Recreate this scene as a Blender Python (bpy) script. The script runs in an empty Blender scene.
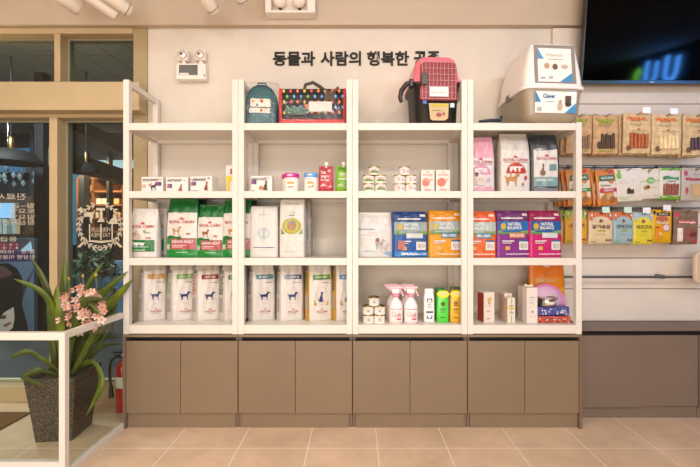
import bpy, bmesh, math, random
from math import sin, cos, pi, radians as R, sqrt
from mathutils import Vector, Matrix
from mathutils.geometry import tessellate_polygon
random.seed(7)
SC = bpy.context.scene
COL = SC.collection
F = 380.0; VX = 356.0; VY = 234.0; EYE = 1.23
def wx(px, d): return (px-VX)*d/F
def wz(py, d): return EYE-(py-VY)*d/F
def P(px, py, d): return Vector((wx(px, d), d, wz(py, d)))

# ---------------------------------------------------------------- materials
MATS = {}
def lin(h):
    h = h.lstrip('#'); o = []
    for i in (0, 2, 4):
        c = int(h[i:i+2], 16)/255
        o.append(c/12.92 if c <= .04045 else ((c+.055)/1.055)**2.4)
    return (*o, 1)
def mat(hexc, rough=.5, kind='plain', metal=0, coat=0, spec=.5):
    key = (hexc, rough, kind, metal, coat, spec)
    if key in MATS: return MATS[key]
    m = bpy.data.materials.new(kind+'_'+hexc.strip('#')); m.use_nodes = True
    nt = m.node_tree; b = nt.nodes['Principled BSDF']
    b.inputs['Base Color'].default_value = lin(hexc)
    b.inputs['Roughness'].default_value = rough
    b.inputs['Metallic'].default_value = metal
    b.inputs['Coat Weight'].default_value = coat
    b.inputs['Specular IOR Level'].default_value = spec
    tc = nt.nodes.new('ShaderNodeTexCoord')
    if kind in ('film', 'kraft'):
        n = nt.nodes.new('ShaderNodeTexNoise'); n.inputs['Scale'].default_value = 30; n.inputs['Detail'].default_value = 3
        bp = nt.nodes.new('ShaderNodeBump'); bp.inputs['Strength'].default_value = .55; bp.inputs['Distance'].default_value = .01
        nt.links.new(tc.outputs['Object'], n.inputs['Vector']); nt.links.new(n.outputs['Fac'], bp.inputs['Height'])
        nt.links.new(bp.outputs['Normal'], b.inputs['Normal'])
    if kind in ('paint', 'kraft', 'speckle', 'leaf', 'fabric', 'wood'):
        sc, amt = {'paint': (3, .05), 'kraft': (30, .22), 'speckle': (130, .9), 'leaf': (12, .35), 'fabric': (90, .25), 'wood': (4, .3)}[kind]
        n = nt.nodes.new('ShaderNodeTexNoise'); n.inputs['Scale'].default_value = sc; n.inputs['Detail'].default_value = 4
        nt.links.new(tc.outputs['Object'], n.inputs['Vector'])
        if kind == 'wood':
            mp = nt.nodes.new('ShaderNodeMapping'); mp.inputs['Scale'].default_value = (6, 6, .6)
            nt.links.new(tc.outputs['Object'], mp.inputs['Vector']); nt.links.new(mp.outputs['Vector'], n.inputs['Vector'])
        rp = nt.nodes.new('ShaderNodeValToRGB'); c = lin(hexc)
        if kind == 'speckle':
            rp.color_ramp.elements[0].position = .46; rp.color_ramp.elements[1].position = .66
            rp.color_ramp.elements[0].color = tuple(x*.45 for x in c[:3])+(1,); rp.color_ramp.elements[1].color = tuple(min(1, x*3.2) for x in c[:3])+(1,)
        else:
            rp.color_ramp.elements[0].position = .3; rp.color_ramp.elements[1].position = .7
            rp.color_ramp.elements[0].color = tuple(x*(1-amt) for x in c[:3])+(1,); rp.color_ramp.elements[1].color = tuple(min(1, x*(1+amt)) for x in c[:3])+(1,)
        nt.links.new(n.outputs['Fac'], rp.inputs['Fac']); nt.links.new(rp.outputs['Color'], b.inputs['Base Color'])
    MATS[key] = m; return m
def dim(h, k):
    return '#'+''.join('%02x' % round(255*(c*k*12.92 if c*k < .0031 else 1.055*(c*k)**(1/2.4)-.055)) for c in lin(h)[:3])
def film(h): return mat(dim(h, .76), .3, 'film')
def card(h): return mat(dim(h, .82), .55)
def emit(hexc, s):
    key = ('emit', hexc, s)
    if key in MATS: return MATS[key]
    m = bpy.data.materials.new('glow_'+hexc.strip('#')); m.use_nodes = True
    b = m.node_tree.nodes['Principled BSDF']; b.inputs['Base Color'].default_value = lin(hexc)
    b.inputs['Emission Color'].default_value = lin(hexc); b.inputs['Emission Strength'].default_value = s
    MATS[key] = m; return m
def clear(name, tint='#ffffff', ior=1.45, rough=0.0, scale=1.0, wrinkle=0.0):
    if name in MATS: return MATS[name]
    m = bpy.data.materials.new(name); m.use_nodes = True; nt = m.node_tree; nt.nodes.clear()
    o = nt.nodes.new('ShaderNodeOutputMaterial'); t = nt.nodes.new('ShaderNodeBsdfTransparent'); g = nt.nodes.new('ShaderNodeBsdfGlossy')
    t.inputs['Color'].default_value = lin(tint); g.inputs['Roughness'].default_value = rough
    fr = nt.nodes.new('ShaderNodeMath'); fr.operation = 'MULTIPLY_ADD'
    lw = nt.nodes.new('ShaderNodeLayerWeight'); lw.inputs['Blend'].default_value = .5; pw = nt.nodes.new('ShaderNodeMath'); pw.operation = 'POWER'; pw.inputs[1].default_value = 4
    r0 = ((ior-1)/(ior+1))**2; nt.links.new(lw.outputs['Facing'], pw.inputs[0]); nt.links.new(pw.outputs[0], fr.inputs[0]); fr.inputs[1].default_value = 1-r0; fr.inputs[2].default_value = r0
    mx = nt.nodes.new('ShaderNodeMixShader'); mu = nt.nodes.new('ShaderNodeMath'); mu.operation = 'MULTIPLY'; mu.inputs[1].default_value = scale
    if wrinkle:
        tc = nt.nodes.new('ShaderNodeTexCoord'); n = nt.nodes.new('ShaderNodeTexNoise'); n.inputs['Scale'].default_value = 28
        bp = nt.nodes.new('ShaderNodeBump'); bp.inputs['Strength'].default_value = wrinkle; bp.inputs['Distance'].default_value = .02
        nt.links.new(tc.outputs['Object'], n.inputs['Vector']); nt.links.new(n.outputs['Fac'], bp.inputs['Height'])
        nt.links.new(bp.outputs['Normal'], g.inputs['Normal'])
    nt.links.new(fr.outputs[0], mu.inputs[0]); nt.links.new(mu.outputs[0], mx.inputs[0])
    nt.links.new(t.outputs[0], mx.inputs[1]); nt.links.new(g.outputs[0], mx.inputs[2]); nt.links.new(mx.outputs[0], o.inputs[0])
    MATS[name] = m; return m

# ---------------------------------------------------------------- mesh builder
TXT = {}
def text_mesh(s, bold=.012):
    k = (s, bold)
    if k in TXT: return TXT[k]
    c = bpy.data.curves.new('lettering', 'FONT'); c.body = s; c.offset = bold; c.resolution_u = 3
    o = bpy.data.objects.new('lettering', c); COL.objects.link(o)
    bpy.context.view_layer.update()
    me = bpy.data.meshes.new_from_object(o.evaluated_get(bpy.context.evaluated_depsgraph_get()))
    v = [(p.co.x, p.co.y) for p in me.vertices]; f = [tuple(p.vertices) for p in me.polygons]
    bpy.data.objects.remove(o); bpy.data.curves.remove(c); bpy.data.meshes.remove(me)
    if not v: TXT[k] = ([], [], 1, 1); return TXT[k]
    x0 = min(a for a, b in v); x1 = max(a for a, b in v); y0 = min(b for a, b in v); y1 = max(b for a, b in v)
    TXT[k] = ([(a-(x0+x1)/2, b-(y0+y1)/2) for a, b in v], f, x1-x0, y1-y0)
    return TXT[k]
class MB:
    def __init__(s): s.v = []; s.f = []; s.m = []; s.ms = []; s.sm = []
    def mi(s, m):
        if m not in s.ms: s.ms.append(m)
        return s.ms.index(m)
    def raw(s, vs, fs, m, smooth=False):
        o = len(s.v); s.v += [tuple(v) for v in vs]
        for i, f in enumerate(fs):
            s.f.append(tuple(o+k for k in f)); s.m.append(s.mi(m[i] if isinstance(m, list) else m)); s.sm.append(smooth)
    def box(s, x0, x1, y0, y1, z0, z1, m, bev=0, mtx=None, smooth=False):
        bm = bmesh.new(); bmesh.ops.create_cube(bm, size=1)
        for v in bm.verts: v.co = Vector(((x0+x1)/2+v.co.x*(x1-x0), (y0+y1)/2+v.co.y*(y1-y0), (z0+z1)/2+v.co.z*(z1-z0)))
        if bev: bmesh.ops.bevel(bm, geom=bm.edges[:], offset=min(bev, .45*min(x1-x0, y1-y0, z1-z0)), segments=2, affect='EDGES', profile=.6)
        s.bm(bm, m, mtx, smooth)
    def bm(s, bm, m, mtx=None, smooth=False):
        bm.verts.index_update()
        vs = [(mtx @ v.co if mtx else v.co.copy()) for v in bm.verts]
        s.raw(vs, [[v.index for v in f.verts] for f in bm.faces], m, smooth); bm.free()
    def rings(s, rs, m, cap=True, smooth=True):
        n = len(rs[0]); vs = [p for r in rs for p in r]; fs = []; ms = []
        for i in range(len(rs)-1):
            for j in range(n):
                fs.append((i*n+j, i*n+(j+1) % n, (i+1)*n+(j+1) % n, (i+1)*n+j))
                ms.append(m(i, j) if callable(m) else m)
        s.raw(vs, fs, ms, smooth)
        if cap:
            mm = m(0, 0) if callable(m) else m
            s.raw(rs[0], [tuple(range(n))[::-1]], mm); mm = m(len(rs)-2, 0) if callable(m) else m
            s.raw(rs[-1], [tuple(range(n))], mm)
    def lathe(s, prof, m, seg=24, c=(0, 0, 0), mtx=None, smooth=True):
        rs = []
        for r, z in prof:
            ring = [Vector((c[0]+r*cos(2*pi*j/seg), c[1]+r*sin(2*pi*j/seg), c[2]+z)) for j in range(seg)]
            if mtx: ring = [mtx @ p for p in ring]
            rs.append(ring)
        s.rings(rs, m, True, smooth)
    def tube(s, pts, r, m, seg=8, smooth=True):
        pts = [Vector(p) for p in pts]; rs = []; n = len(pts)
        t0 = (pts[1]-pts[0]).normalized(); a = t0.orthogonal().normalized()
        for i, p in enumerate(pts):
            t = (pts[min(i+1, n-1)]-pts[max(i-1, 0)]).normalized()
            a = (a-t*a.dot(t)).normalized(); b = t.cross(a); rr = r[i] if isinstance(r, (list, tuple)) else r
            rs.append([p+a*rr*cos(2*pi*j/seg)+b*rr*sin(2*pi*j/seg) for j in range(seg)])
        s.rings(rs, m, True, smooth)
    def prism(s, poly, y0, y1, m, mtx=None):           # poly in XZ, extruded along Y
        n = len(poly); vs = [Vector((x, y0, z)) for x, z in poly]+[Vector((x, y1, z)) for x, z in poly]
        if mtx: vs = [mtx @ v for v in vs]
        fs = [tuple(t) for t in tessellate_polygon([[Vector((x, z, 0)) for x, z in poly]])]
        ff = fs+[tuple(n+i for i in t[::-1]) for t in fs]+[(i, (i+1) % n, n+(i+1) % n, n+i) for i in range(n)]
        s.raw(vs, ff, m)
    # ---- printing on a surface S(u,v,off)
    def prect(s, S, u0, v0, u1, v1, m, off):
        nu = max(1, int(abs(u1-u0)/.06)); nv = max(1, int(abs(v1-v0)/.035))
        vs = [S(u0+(u1-u0)*i/nu, v0+(v1-v0)*j/nv, off) for j in range(nv+1) for i in range(nu+1)]
        s.raw(vs, [(j*(nu+1)+i, j*(nu+1)+i+1, (j+1)*(nu+1)+i+1, (j+1)*(nu+1)+i) for j in range(nv) for i in range(nu)], m)
    def ppoly(s, S, pts, m, off):
        fs = [tuple(t) for t in tessellate_polygon([[Vector((x, y, 0)) for x, y in pts]])]
        s.raw([S(u, v, off) for u, v in pts], fs, m)
    def ptext(s, S, t, u, v, hu, hv, m, off, bold=.012, mir=1):   # hu/hv: width, height of the line in u and v
        vs, fs, w, h = text_mesh(t, bold)
        s.raw([S(u+mir*a/w*hu, v+b/h*hv, off) for a, b in vs], fs, m)
    def build(s, name, parent=None, loc=None):
        me = bpy.data.meshes.new(name); me.from_pydata(s.v, [], s.f)
        for m in s.ms: me.materials.append(m)
        me.polygons.foreach_set('material_index', s.m); me.polygons.foreach_set('use_smooth', s.sm); me.update()
        o = bpy.data.objects.new(name, me); COL.objects.link(o)
        if parent: o.parent = parent
        if loc is not None: o.location = loc
        return o
def tag(o, label, cat, group=None, kind=None):
    if label: o['label'] = label
    if cat: o['category'] = cat
    if group: o['group'] = group
    if kind: o['kind'] = kind
    return o
def thing(name, label, cat, loc=(0, 0, 0), rz=0, group=None):
    o = bpy.data.objects.new(name, None); COL.objects.link(o); o.empty_display_size = .05
    o.location = loc; o.rotation_euler = (0, 0, rz); return tag(o, label, cat, group)
def struct(o): o['kind'] = 'structure'; return o
def kids(o): return [c for c in bpy.data.objects if c.parent == o]
def dup(root, loc, label=None, rz=None, group=None):
    r = root.copy(); COL.objects.link(r); r.location = loc
    if rz is not None: r.rotation_euler = (0, 0, rz)
    if label: r['label'] = label
    if group: r['group'] = group
    for ch in kids(root):
        c = ch.copy(); COL.objects.link(c); c.parent = r
        for g in kids(ch):
            d = g.copy(); COL.objects.link(d); d.parent = c
    return r

# ---------------------------------------------------------------- print shapes
DOG = [(.05,.62),(0,.78),(.03,.8),(.12,.66),(.2,.68),(.6,.68),(.68,.8),(.72,.95),(.8,1),(.86,.92),(1,.84),(.98,.76),(.86,.74),(.8,.62),(.78,.5),(.74,.36),(.74,.05),(.78,0),(.68,0),(.66,.3),(.58,.38),(.34,.4),(.26,.32),(.3,.2),(.24,.02),(.27,0),(.16,0),(.18,.2),(.1,.34),(.1,.5)]
CAT = [(.2,0),(.85,0),(.9,.1),(.75,.12),(.78,.4),(.7,.6),(.78,.7),(.8,.85),(.78,1),(.68,.9),(.58,.9),(.48,1),(.46,.82),(.5,.7),(.38,.55),(.25,.35),(.22,.15),(.1,.25),(.05,.4),(0,.38),(.05,.2)]
CROWN = [(.2,0),(.8,0),(.82,.15),(1,.6),(.72,.35),(.7,.85),(.58,.4),(.5,1),(.42,.4),(.3,.85),(.28,.35),(0,.6),(.18,.15)]
ARCH = [(.5+.5*cos(pi*i/12), sin(pi*i/12)) for i in range(13)]
DISC = [(.5+.5*cos(2*pi*i/20), .5+.5*sin(2*pi*i/20)) for i in range(20)]
def ring(t=.3):
    return None
SHAPES = dict(dog=DOG, cat=CAT, crown=CROWN, arch=ARCH, disc=DISC,
    flow=[(0,0),(1,0),(1,.8),(.75,.6),(.5,.75),(.25,1),(0,.7)],
    tri=[(0,0),(1,0),(0,1)], tri2=[(1,0),(1,1),(0,0)], swoosh=[(0,.2),(.5,0),(1,.5),(1,1),(.5,.5),(0,.6)],
    bone=[(0,.2),(.12,0),(.22,.3),(.78,.3),(.88,0),(1,.2),(.94,.5),(1,.8),(.88,1),(.78,.7),(.22,.7),(.12,1),(0,.8),(.06,.5)])
def printit(mb, S, layers, mk):
    for i, L in enumerate(layers):
        off = .0018+.0005*i
        k = L[0]
        if k == 'r': mb.prect(S, L[1], L[2], L[3], L[4], mk(L[5]), off)
        elif k == 't': mb.ptext(S, L[1], L[2], L[3], L[4], L[5], mk(L[6]), off+.0022, L[7] if len(L) > 7 else .012)
        elif k == 'o':                                     # outline ring: u0 v0 u1 v1 thickness-fraction colour
            u0, v0, u1, v1, th, c = L[1:7]; n = 24
            a = [((u0+u1)/2+(u1-u0)/2*cos(2*pi*j/n)*q, (v0+v1)/2+(v1-v0)/2*sin(2*pi*j/n)*q) for q in (1, 1-th) for j in range(n)]
            mb.raw([S(u, v, off) for u, v in a], [(j, (j+1) % n, n+(j+1) % n, n+j) for j in range(n)], mk(c))
        else:
            u0, v0, u1, v1, c = L[1:6]
            mb.ppoly(S, [(u0+(u1-u0)*x, v0+(v1-v0)*y) for x, y in SHAPES[k]], mk(c), off)

# ---------------------------------------------------------------- generic goods
PROF = {'pillow': [(0,.86),(.04,.95),(.15,1),(.4,.97),(.6,.86),(.75,.66),(.87,.4),(.95,.14),(.985,.05),(1,.04)],
        'tall':   [(0,.9),(.04,.97),(.2,1),(.5,.97),(.7,.88),(.82,.72),(.91,.42),(.97,.12),(1,.05)],
        'block':  [(0,.95),(.03,1),(.5,1),(.8,.97),(.9,.9),(.96,.74),(1,.6)],
        'flat':   [(0,.25),(.04,.6),(.15,.95),(.4,1),(.6,.85),(.75,.55),(.85,.25),(.93,.1),(1,.08)]}
def interp(pr, t):
    for (a, x), (b, y) in zip(pr, pr[1:]):
        if t <= b: return x+(y-x)*(t-a)/max(1e-6, b-a)
    return pr[-1][1]
def span(x0, x1, d, rz):
    X0 = wx(x0, d); c, s = cos(rz), sin(rz); k = (x1-VX)/F
    return X0, (k*d-X0)/(c-k*s)
def bag(label, x0, x1, ytop, d, Z, dp, base, layers, rz=0, style='pillow', side=None, zones=(), group=None, name='pet_food_bag', cat='bag', sidetext=None, lean=0, n=5, seal=None, mk=film, taper=.04, gus=None):
    X0, w = span(x0, x1, d, rz); c, s = cos(rz), sin(rz)
    dm = d+w*s/2; h = wz(ytop, dm)-Z
    loc = (X0+w/2*c-dp/2*s, d+w/2*s+dp/2*c, Z)
    root = thing(name, label, cat, loc, rz, group); pr = PROF[style]
    kb = {'pillow': .3, 'tall': .1, 'block': .06, 'flat': .5}[style]; gus = {'pillow': .016, 'tall': .034, 'block': .006, 'flat': .0}[style] if gus is None else gus
    def half(t): return w/2*(1-taper*max(0, (t-.55)/.45)), max(.002, dp/2*interp(pr, t))
    ph = (x0*.37+ytop*.11) % 6.28; ca = {'pillow': .0042, 'tall': .0042, 'block': .0022, 'flat': .0025}[style]
    def crk(x, t, q):                                       # crumpled film: folds grow towards the sealed top
        g = (.35+1.1*max(0, (t-.55)/.45)) if t < .93 else 1.45*(1-t)/.07
        g *= (1-abs(x)**6)*min(1, t*12)
        return ca*g*(sin(5.1*x+3.3*t*4+ph*q)+.7*sin(9.3*x-11*t+2.1*ph)+.5*sin(17*t+4*x*q+ph))
    def S(u, v, off):
        a, b = half(v); x = (u-.5)*2*a*.985
        return Vector((x, -b*(1-kb*(x/a)**2)-off+lean*v*v-crk(x/a, v, 1), v*h))
    ts = sorted(set([p[0] for p in pr]+[i/22 for i in range(23)]+[z[0] for z in zones]+[z[1] for z in zones]))
    rs = []
    for t in ts:
        a, b = half(t); g = gus*min(1, b/(dp/2)); q = []
        for j in range(12): x = -1+2*j/12; q.append((x*a, -b*(1-kb*x*x)-crk(x, t, 1)))
        c0 = b*(1-kb)
        for j in range(6): k = j/6; q.append((a+g*sin(pi*k), -c0+2*c0*k))
        for j in range(12): x = 1-2*j/12; q.append((x*a, b*(1-kb*x*x)))
        for j in range(6): k = j/6; q.append((-a-g*sin(pi*k), c0-2*c0*k))
        rs.append([Vector((x, y+lean*t*t, t*h)) for x, y in q])
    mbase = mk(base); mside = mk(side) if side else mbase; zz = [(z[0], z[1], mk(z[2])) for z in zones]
    def pick(i, j):
        t = (ts[i]+ts[i+1])/2
        for a, b, m in zz:
            if a <= t <= b: return m
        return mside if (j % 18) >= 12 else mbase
    mb = MB(); mb.rings(rs, pick, True, True)
    printit(mb, S, layers, mk)
    if sidetext:                                            # lettering running up the left gusset
        txt, tc, t0, t1 = sidetext
        def SL(u, v, off):
            a, b = half(v); g = gus*min(1, b/(dp/2)); c0 = b*(1-kb); k = .5*u
            return Vector((-a-g*sin(pi*k)-off*.8, -c0+2*c0*k-off*.6, v*h))
        vs, fs, tw, th = text_mesh(txt, .015)
        mb.raw([SL(.5+b/th*.6, (t0+t1)/2+a/tw*(t1-t0), .003) for a, b in vs], fs, mk(tc))
        mb.prect(SL, .25, t0-.3, .75, t0-.06, mk('#a9a299'), .002); mb.prect(SL, .15, t1+.02, .8, t1+.08, mk('#7f8796'), .002)
    mb.build('body', root)
    ms = MB(); a, b = half(1.0)
    ms.box(-a*.99, a*.99, lean-.004, lean+.004, h*.985, h+.006, mk(seal or (zones[-1][2] if zones else base)), .002)
    ms.build('top_seal', root)
    return root
def carton(label, x0, x1, ytop, d, Z, dp, base, layers, rz=0, group=None, side=None, name='carton', cat='box', sl=(), top=None):
    X0, w = span(x0, x1, d, rz); c, s = cos(rz), sin(rz); h = wz(ytop, d+w*s/2)-Z
    root = thing(name, label, cat, (X0+w/2*c-dp/2*s, d+w/2*s+dp/2*c, Z), rz, group)
    mb = MB(); mb.box(-w/2, w/2, -dp/2, dp/2, 0, h, card(base), .0015)
    S = lambda u, v, off: Vector(((u-.5)*w, -dp/2-off, v*h))
    printit(mb, S, layers, card)
    if side:
        for q in (-1, 1):
            SS = lambda u, v, off: Vector((q*(w/2+off), (u-.5)*dp*-q*-1, v*h))
            printit(mb, SS, [('r', .03, .02, .97, .98, side)]+list(sl), card)
    mb.build('carton_body', root)
    mf = MB(); mf.box(-w/2+.001, w/2-.001, -dp/2+.001, dp/2-.012, h, h+.0012, card(top or base), .0004); mf.build('lid_flap', root)
    return root
def cyl_S(r, z0, h, cy=0):
    def S(u, v, off): 
        a = (u-.5)*2.0; return Vector(((r+off)*sin(a), cy-(r+off)*cos(a), z0+v*h))
    return S
def can(label, xc, ytop, ybot, d, Z, wpx, group, layers, base='#f4ece2', lidc='#b8a26a', proto=None):
    r = wpx/2*d/F; h = (ybot-ytop)*d/F
    if proto: return dup(proto, (wx(xc, d), d, Z), label), h
    root = thing('food_can', label, 'can', (wx(xc, d), d, Z), 0, group)
    mb = MB(); mb.lathe([(r*.94, 0), (r, .003), (r, .005), (r*.96, .007), (r*.96, h-.008), (r, h-.006)], mat(base, .35), 28)
    printit(mb, cyl_S(r*.965, .007, h-.016), layers, card); mb.build('can_body', root)
    ml = MB(); ml.lathe([(r*1.0, h-.0075), (r*1.04, h-.006), (r*1.04, h-.001), (r*1.0, h), (r*.9, h), (r*.88, h-.003), (.001, h-.003)], mat(lidc, .25, metal=1), 28); ml.build('lid', root)
    return root, h
# ================================================================ SETTING
WALLY = 2.80
def slab(name, x0, x1, y0, y1, z0, z1, m, bev=0, parent=None):
    mb = MB(); mb.box(x0, x1, y0, y1, z0, z1, m, bev); o = mb.build(name, parent)
    if not parent: struct(o)
    return o
def tile_mat():
    m = bpy.data.materials.new('porcelain_tile'); m.use_nodes = True; nt = m.node_tree; b = nt.nodes['Principled BSDF']
    tc = nt.nodes.new('ShaderNodeTexCoord'); mp = nt.nodes.new('ShaderNodeMapping')
    mp.inputs['Location'].default_value = (.276, -2.182+.0, 0)
    br = nt.nodes.new('ShaderNodeTexBrick'); br.offset = 0; br.squash = 1
    br.inputs['Scale'].default_value = 1; br.inputs['Brick Width'].default_value = .4; br.inputs['Row Height'].default_value = .4
    br.inputs['Mortar Size'].default_value = .0026; br.inputs['Mortar Smooth'].default_value = .1; br.inputs['Bias'].default_value = 0
    n1 = nt.nodes.new('ShaderNodeTexNoise'); n1.inputs['Scale'].default_value = 3.2; n1.inputs['Detail'].default_value = 8; n1.inputs['Roughness'].default_value = .62
    rp = nt.nodes.new('ShaderNodeValToRGB'); rp.color_ramp.elements[0].position = .3; rp.color_ramp.elements[1].position = .72
    rp.color_ramp.elements[0].color = lin(FLOOR_A); rp.color_ramp.elements[1].color = lin(FLOOR_B)
    mx = nt.nodes.new('ShaderNodeMix'); mx.data_type = 'RGBA'; mx.inputs[7].default_value = lin('#efe3d6')
    hs = nt.nodes.new('ShaderNodeHueSaturation')
    L = nt.links.new
    L(tc.outputs['Object'], mp.inputs['Vector']); L(mp.outputs['Vector'], br.inputs['Vector']); L(tc.outputs['Object'], n1.inputs['Vector'])
    L(n1.outputs['Fac'], rp.inputs['Fac']); L(rp.outputs['Color'], mx.inputs[6]); L(br.outputs['Fac'], mx.inputs[0])
    L(mx.outputs[2], b.inputs['Base Color']); b.inputs['Roughness'].default_value = .42; b.inputs['Specular IOR Level'].default_value = .35
    return m
FLOOR_A, FLOOR_B = '#c4a98c', '#e2c6a8'
WALLC = '#d7cec0'
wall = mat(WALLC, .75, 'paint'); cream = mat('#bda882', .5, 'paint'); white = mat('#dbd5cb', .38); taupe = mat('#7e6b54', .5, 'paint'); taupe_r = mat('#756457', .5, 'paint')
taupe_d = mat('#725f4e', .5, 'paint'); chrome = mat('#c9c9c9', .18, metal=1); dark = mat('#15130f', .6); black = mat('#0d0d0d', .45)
ROOM = dict(x0=-3.4, x1=4.6, y0=-3.4, ceil=3.25)
slab('floor', ROOM['x0'], ROOM['x1'], ROOM['y0'], WALLY+.12, -.08, 0, tile_mat())
slab('ceiling', ROOM['x0'], ROOM['x1'], ROOM['y0'], WALLY+.1, ROOM['ceil'], ROOM['ceil']+.08, mat('#d8cfc2', .8, 'paint'))
slab('wall_left', ROOM['x0']-.1, ROOM['x0'], ROOM['y0'], WALLY, 0, ROOM['ceil'], mat('#cdbda8', .8, 'paint'))
slab('wall_rear', ROOM['x0'], ROOM['x1'], ROOM['y0']-.1, ROOM['y0'], 0, ROOM['ceil'], mat('#b9a890', .8, 'paint'))
slab('wall_right', ROOM['x1'], ROOM['x1']+.1, ROOM['y0'], WALLY+.1, 0, ROOM['ceil'], mat('#6a5f54', .7, 'paint'))
# back wall: solid part right of the shopfront glazing, bulkhead above
XE = wx(148, WALLY)                                      # where the glazing frame ends
slab('wall_back', XE, ROOM['x1'], WALLY, WALLY+.1, 0, ROOM['ceil'], wall)
ZB = 2.744
slab('trim_1', ROOM['x0'], ROOM['x1'], WALLY-.05, WALLY-.001, ZB, ROOM['ceil']-.001, mat('#c2b19c', .8, 'paint'))
# shopfront glazing: uprights, header, sill
GY = 2.87
def framebit(name, p0, p1, d, q0, q1, dep, m=cream):      # px rect at distance d, depth dep
    return slab(name, wx(p0, d), wx(p1, d), d, d+dep, wz(q1, d), wz(q0, d), m, .003)
XL = ROOM['x0']
zsill0, zsill1 = 0.0, wz(387, 2.77)
slab('trim_2', XL, XE-.001, 2.775, 2.95, 0, zsill1, cream, .004)
slab('trim_3', wx(134, 2.80), XE-.001, 2.79, 2.95, zsill1+.001, ZB-.002, mat('#a7946f', .5, 'paint'), .004)        # column beside the white wall
ZH0, ZH1 = wz(116, 2.78), wz(80, 2.78)
slab('trim_4', XL, wx(134, 2.80)-.001, 2.785, 2.94, wz(117.5, 2.785), wz(81.5, 2.785), cream, .004)   # transom beam
slab('trim_5', XL, wx(134, 2.80)-.001, 2.785, 2.94, wz(33.5, 2.785), ZB-.002, cream, .004)           # head
slab('trim_6', XL, wx(139, 2.69), 2.69, 2.784, wz(110, 2.69), wz(82, 2.69), cream, .004)             # boxed door header in front
slab('trim_7', wx(54, 2.785), wx(60, 2.785), 2.786, 2.93, wz(81.5, 2.785)+.001, wz(33.5, 2.785)-.001, cream, .003)
slab('trim_8', wx(49, 2.775), wx(57, 2.775), 2.776, 2.93, zsill1+.001, wz(117.5, 2.785)-.001, cream, .003)
gl = clear('window_glass', '#e6efee', 1.5, 0, .8)
def window(n, x0, x1, z0, z1):
    mb = MB(); mb.box(x0, x1, GY, GY+.008, z0, z1, gl); o = mb.build('window_%d' % n); struct(o)
    gk = mat('#98917a', .5); mg = MB(); b = .012
    for q in ((x0, x1, z0, z0+b), (x0, x1, z1-b, z1), (x0, x0+b, z0+b, z1-b), (x1-b, x1, z0+b, z1-b)):
        mg.box(q[0], q[1], GY-.012, GY+.02, q[2], q[3], gk)
    mg.build('glazing_bead', o); return o
xm0, xm1 = wx(49, 2.775), wx(57, 2.775); xu0, xu1 = wx(54, 2.785), wx(60, 2.785); xr = wx(134, 2.80)
window(1, XL+.02, xu0-.002, wz(81.5, 2.785)+.002, wz(33.5, 2.785)-.002)
window(2, xu1+.002, xr-.002, wz(81.5, 2.785)+.002, wz(33.5, 2.785)-.002)
w3 = window(3, XL+.02, xm0-.002, zsill1+.002, wz(117.5, 2.785)-.002)
w4 = window(4, xm1+.002, xr-.002, zsill1+.002, wz(117.5, 2.785)-.002)
# ---- vinyl lettering on the glass: reads from outside, so mirrored from in here
vin = mat('#c9c0ab', .6); GS = GY-.0015
def SG(px, py, off): 
    p = P(px, py, GS-off); return p
wl = thing('window_lettering', 'cream vinyl opening hours lettering seen mirrored on the left glass pane', 'lettering', (0, 0, 0))
mb = MB()
def gtext(t, xl, xr_, yc, hpx): 
    vs, fs, w, h = text_mesh(t, .0)
    mb.raw([SG((xl+xr_)/2-a/w*(xr_-xl), yc-b/h*hpx, .0005) for a, b in vs], fs, vin)
for t, a, b, y, hh in [('진료시간 -', -22, 26, 196.5, 6.5), ('월~금 : 10:00~20:00', -48, 35, 205.5, 5), ('토요일 : 10:00~17:00', -48, 35, 211, 5), ('일요일 :', 4, 35, 217, 5),
                       ('점심시간 - 12:30~14:00', -52, 35, 222.5, 4.6), ('응급시 |', -14, 17, 239.5, 5.5), ('월-토 · 10:00', 0, 35, 251.5, 4), ('임상병 이용병원 안내', -24, 35, 257, 4.5)]:
    mb = MB(); gtext(t, a, b, y, hh); mb.build('text_line', wl)
mb = MB(); cx, cy = 100, 227
def gp(pts): 
    fs = [tuple(t) for t in tessellate_polygon([[Vector((x, y, 0)) for x, y in pts]])]
    mb.raw([SG(x, y, .0005) for x, y in pts], fs, vin)
for sgn in (-1, 1):                                       # laurel branches
    prev = None
    for i in range(13):
        a = R(262-i*13.2) if sgn < 0 else R(278+i*13.2)
        x, y = cx+21*cos(a), cy-1-22*sin(a)
        ta = a-sgn*pi/2
        for sd in (-1, 1):
            b = ta+sd*.6*sgn; L = 5.2; lx, ly = L*cos(b), -L*sin(b); nx, ny = -ly*.17, lx*.17
            gp([(x, y), (x+lx*.5+nx, y+ly*.5+ny), (x+lx, y+ly), (x+lx*.5-nx, y+ly*.5-ny)])
        if prev: 
            q = .5; dx, dy = x-prev[0], y-prev[1]; l = sqrt(dx*dx+dy*dy); nx, ny = -dy/l*q, dx/l*q
            gp([(prev[0]+nx, prev[1]+ny), (x+nx, y+ny), (x-nx, y-ny), (prev[0]-nx, prev[1]-ny)])
        prev = (x, y)
def gshape(k, x0, y0, x1, y1): gp([(x0+(x1-x0)*a, y1+(y0-y1)*b) for a, b in SHAPES[k]])
gshape('dog', 95, 207, 77, 223); gshape('cat', 106, 214, 121, 224)
gp([(96, 208), (105, 208), (105, 210.5), (102.5, 210.5), (102.5, 218), (105, 222), (97, 222), (100, 218), (100, 210.5), (96, 210.5)])
for x in (89, 100.3, 111.5): gp([(x, 224), (x+1.3, 224), (x+1.3, 240), (x, 240)])
gp([(89, 240), (100.5, 240.8), (112.8, 240), (112.8, 241.6), (101, 243), (89, 241.6)])
gp([(77, 247), (86, 238.5), (87.5, 240), (80, 247.5)]); gp([(123, 247), (114, 238.5), (112.5, 240), (120, 247.5)])
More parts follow.
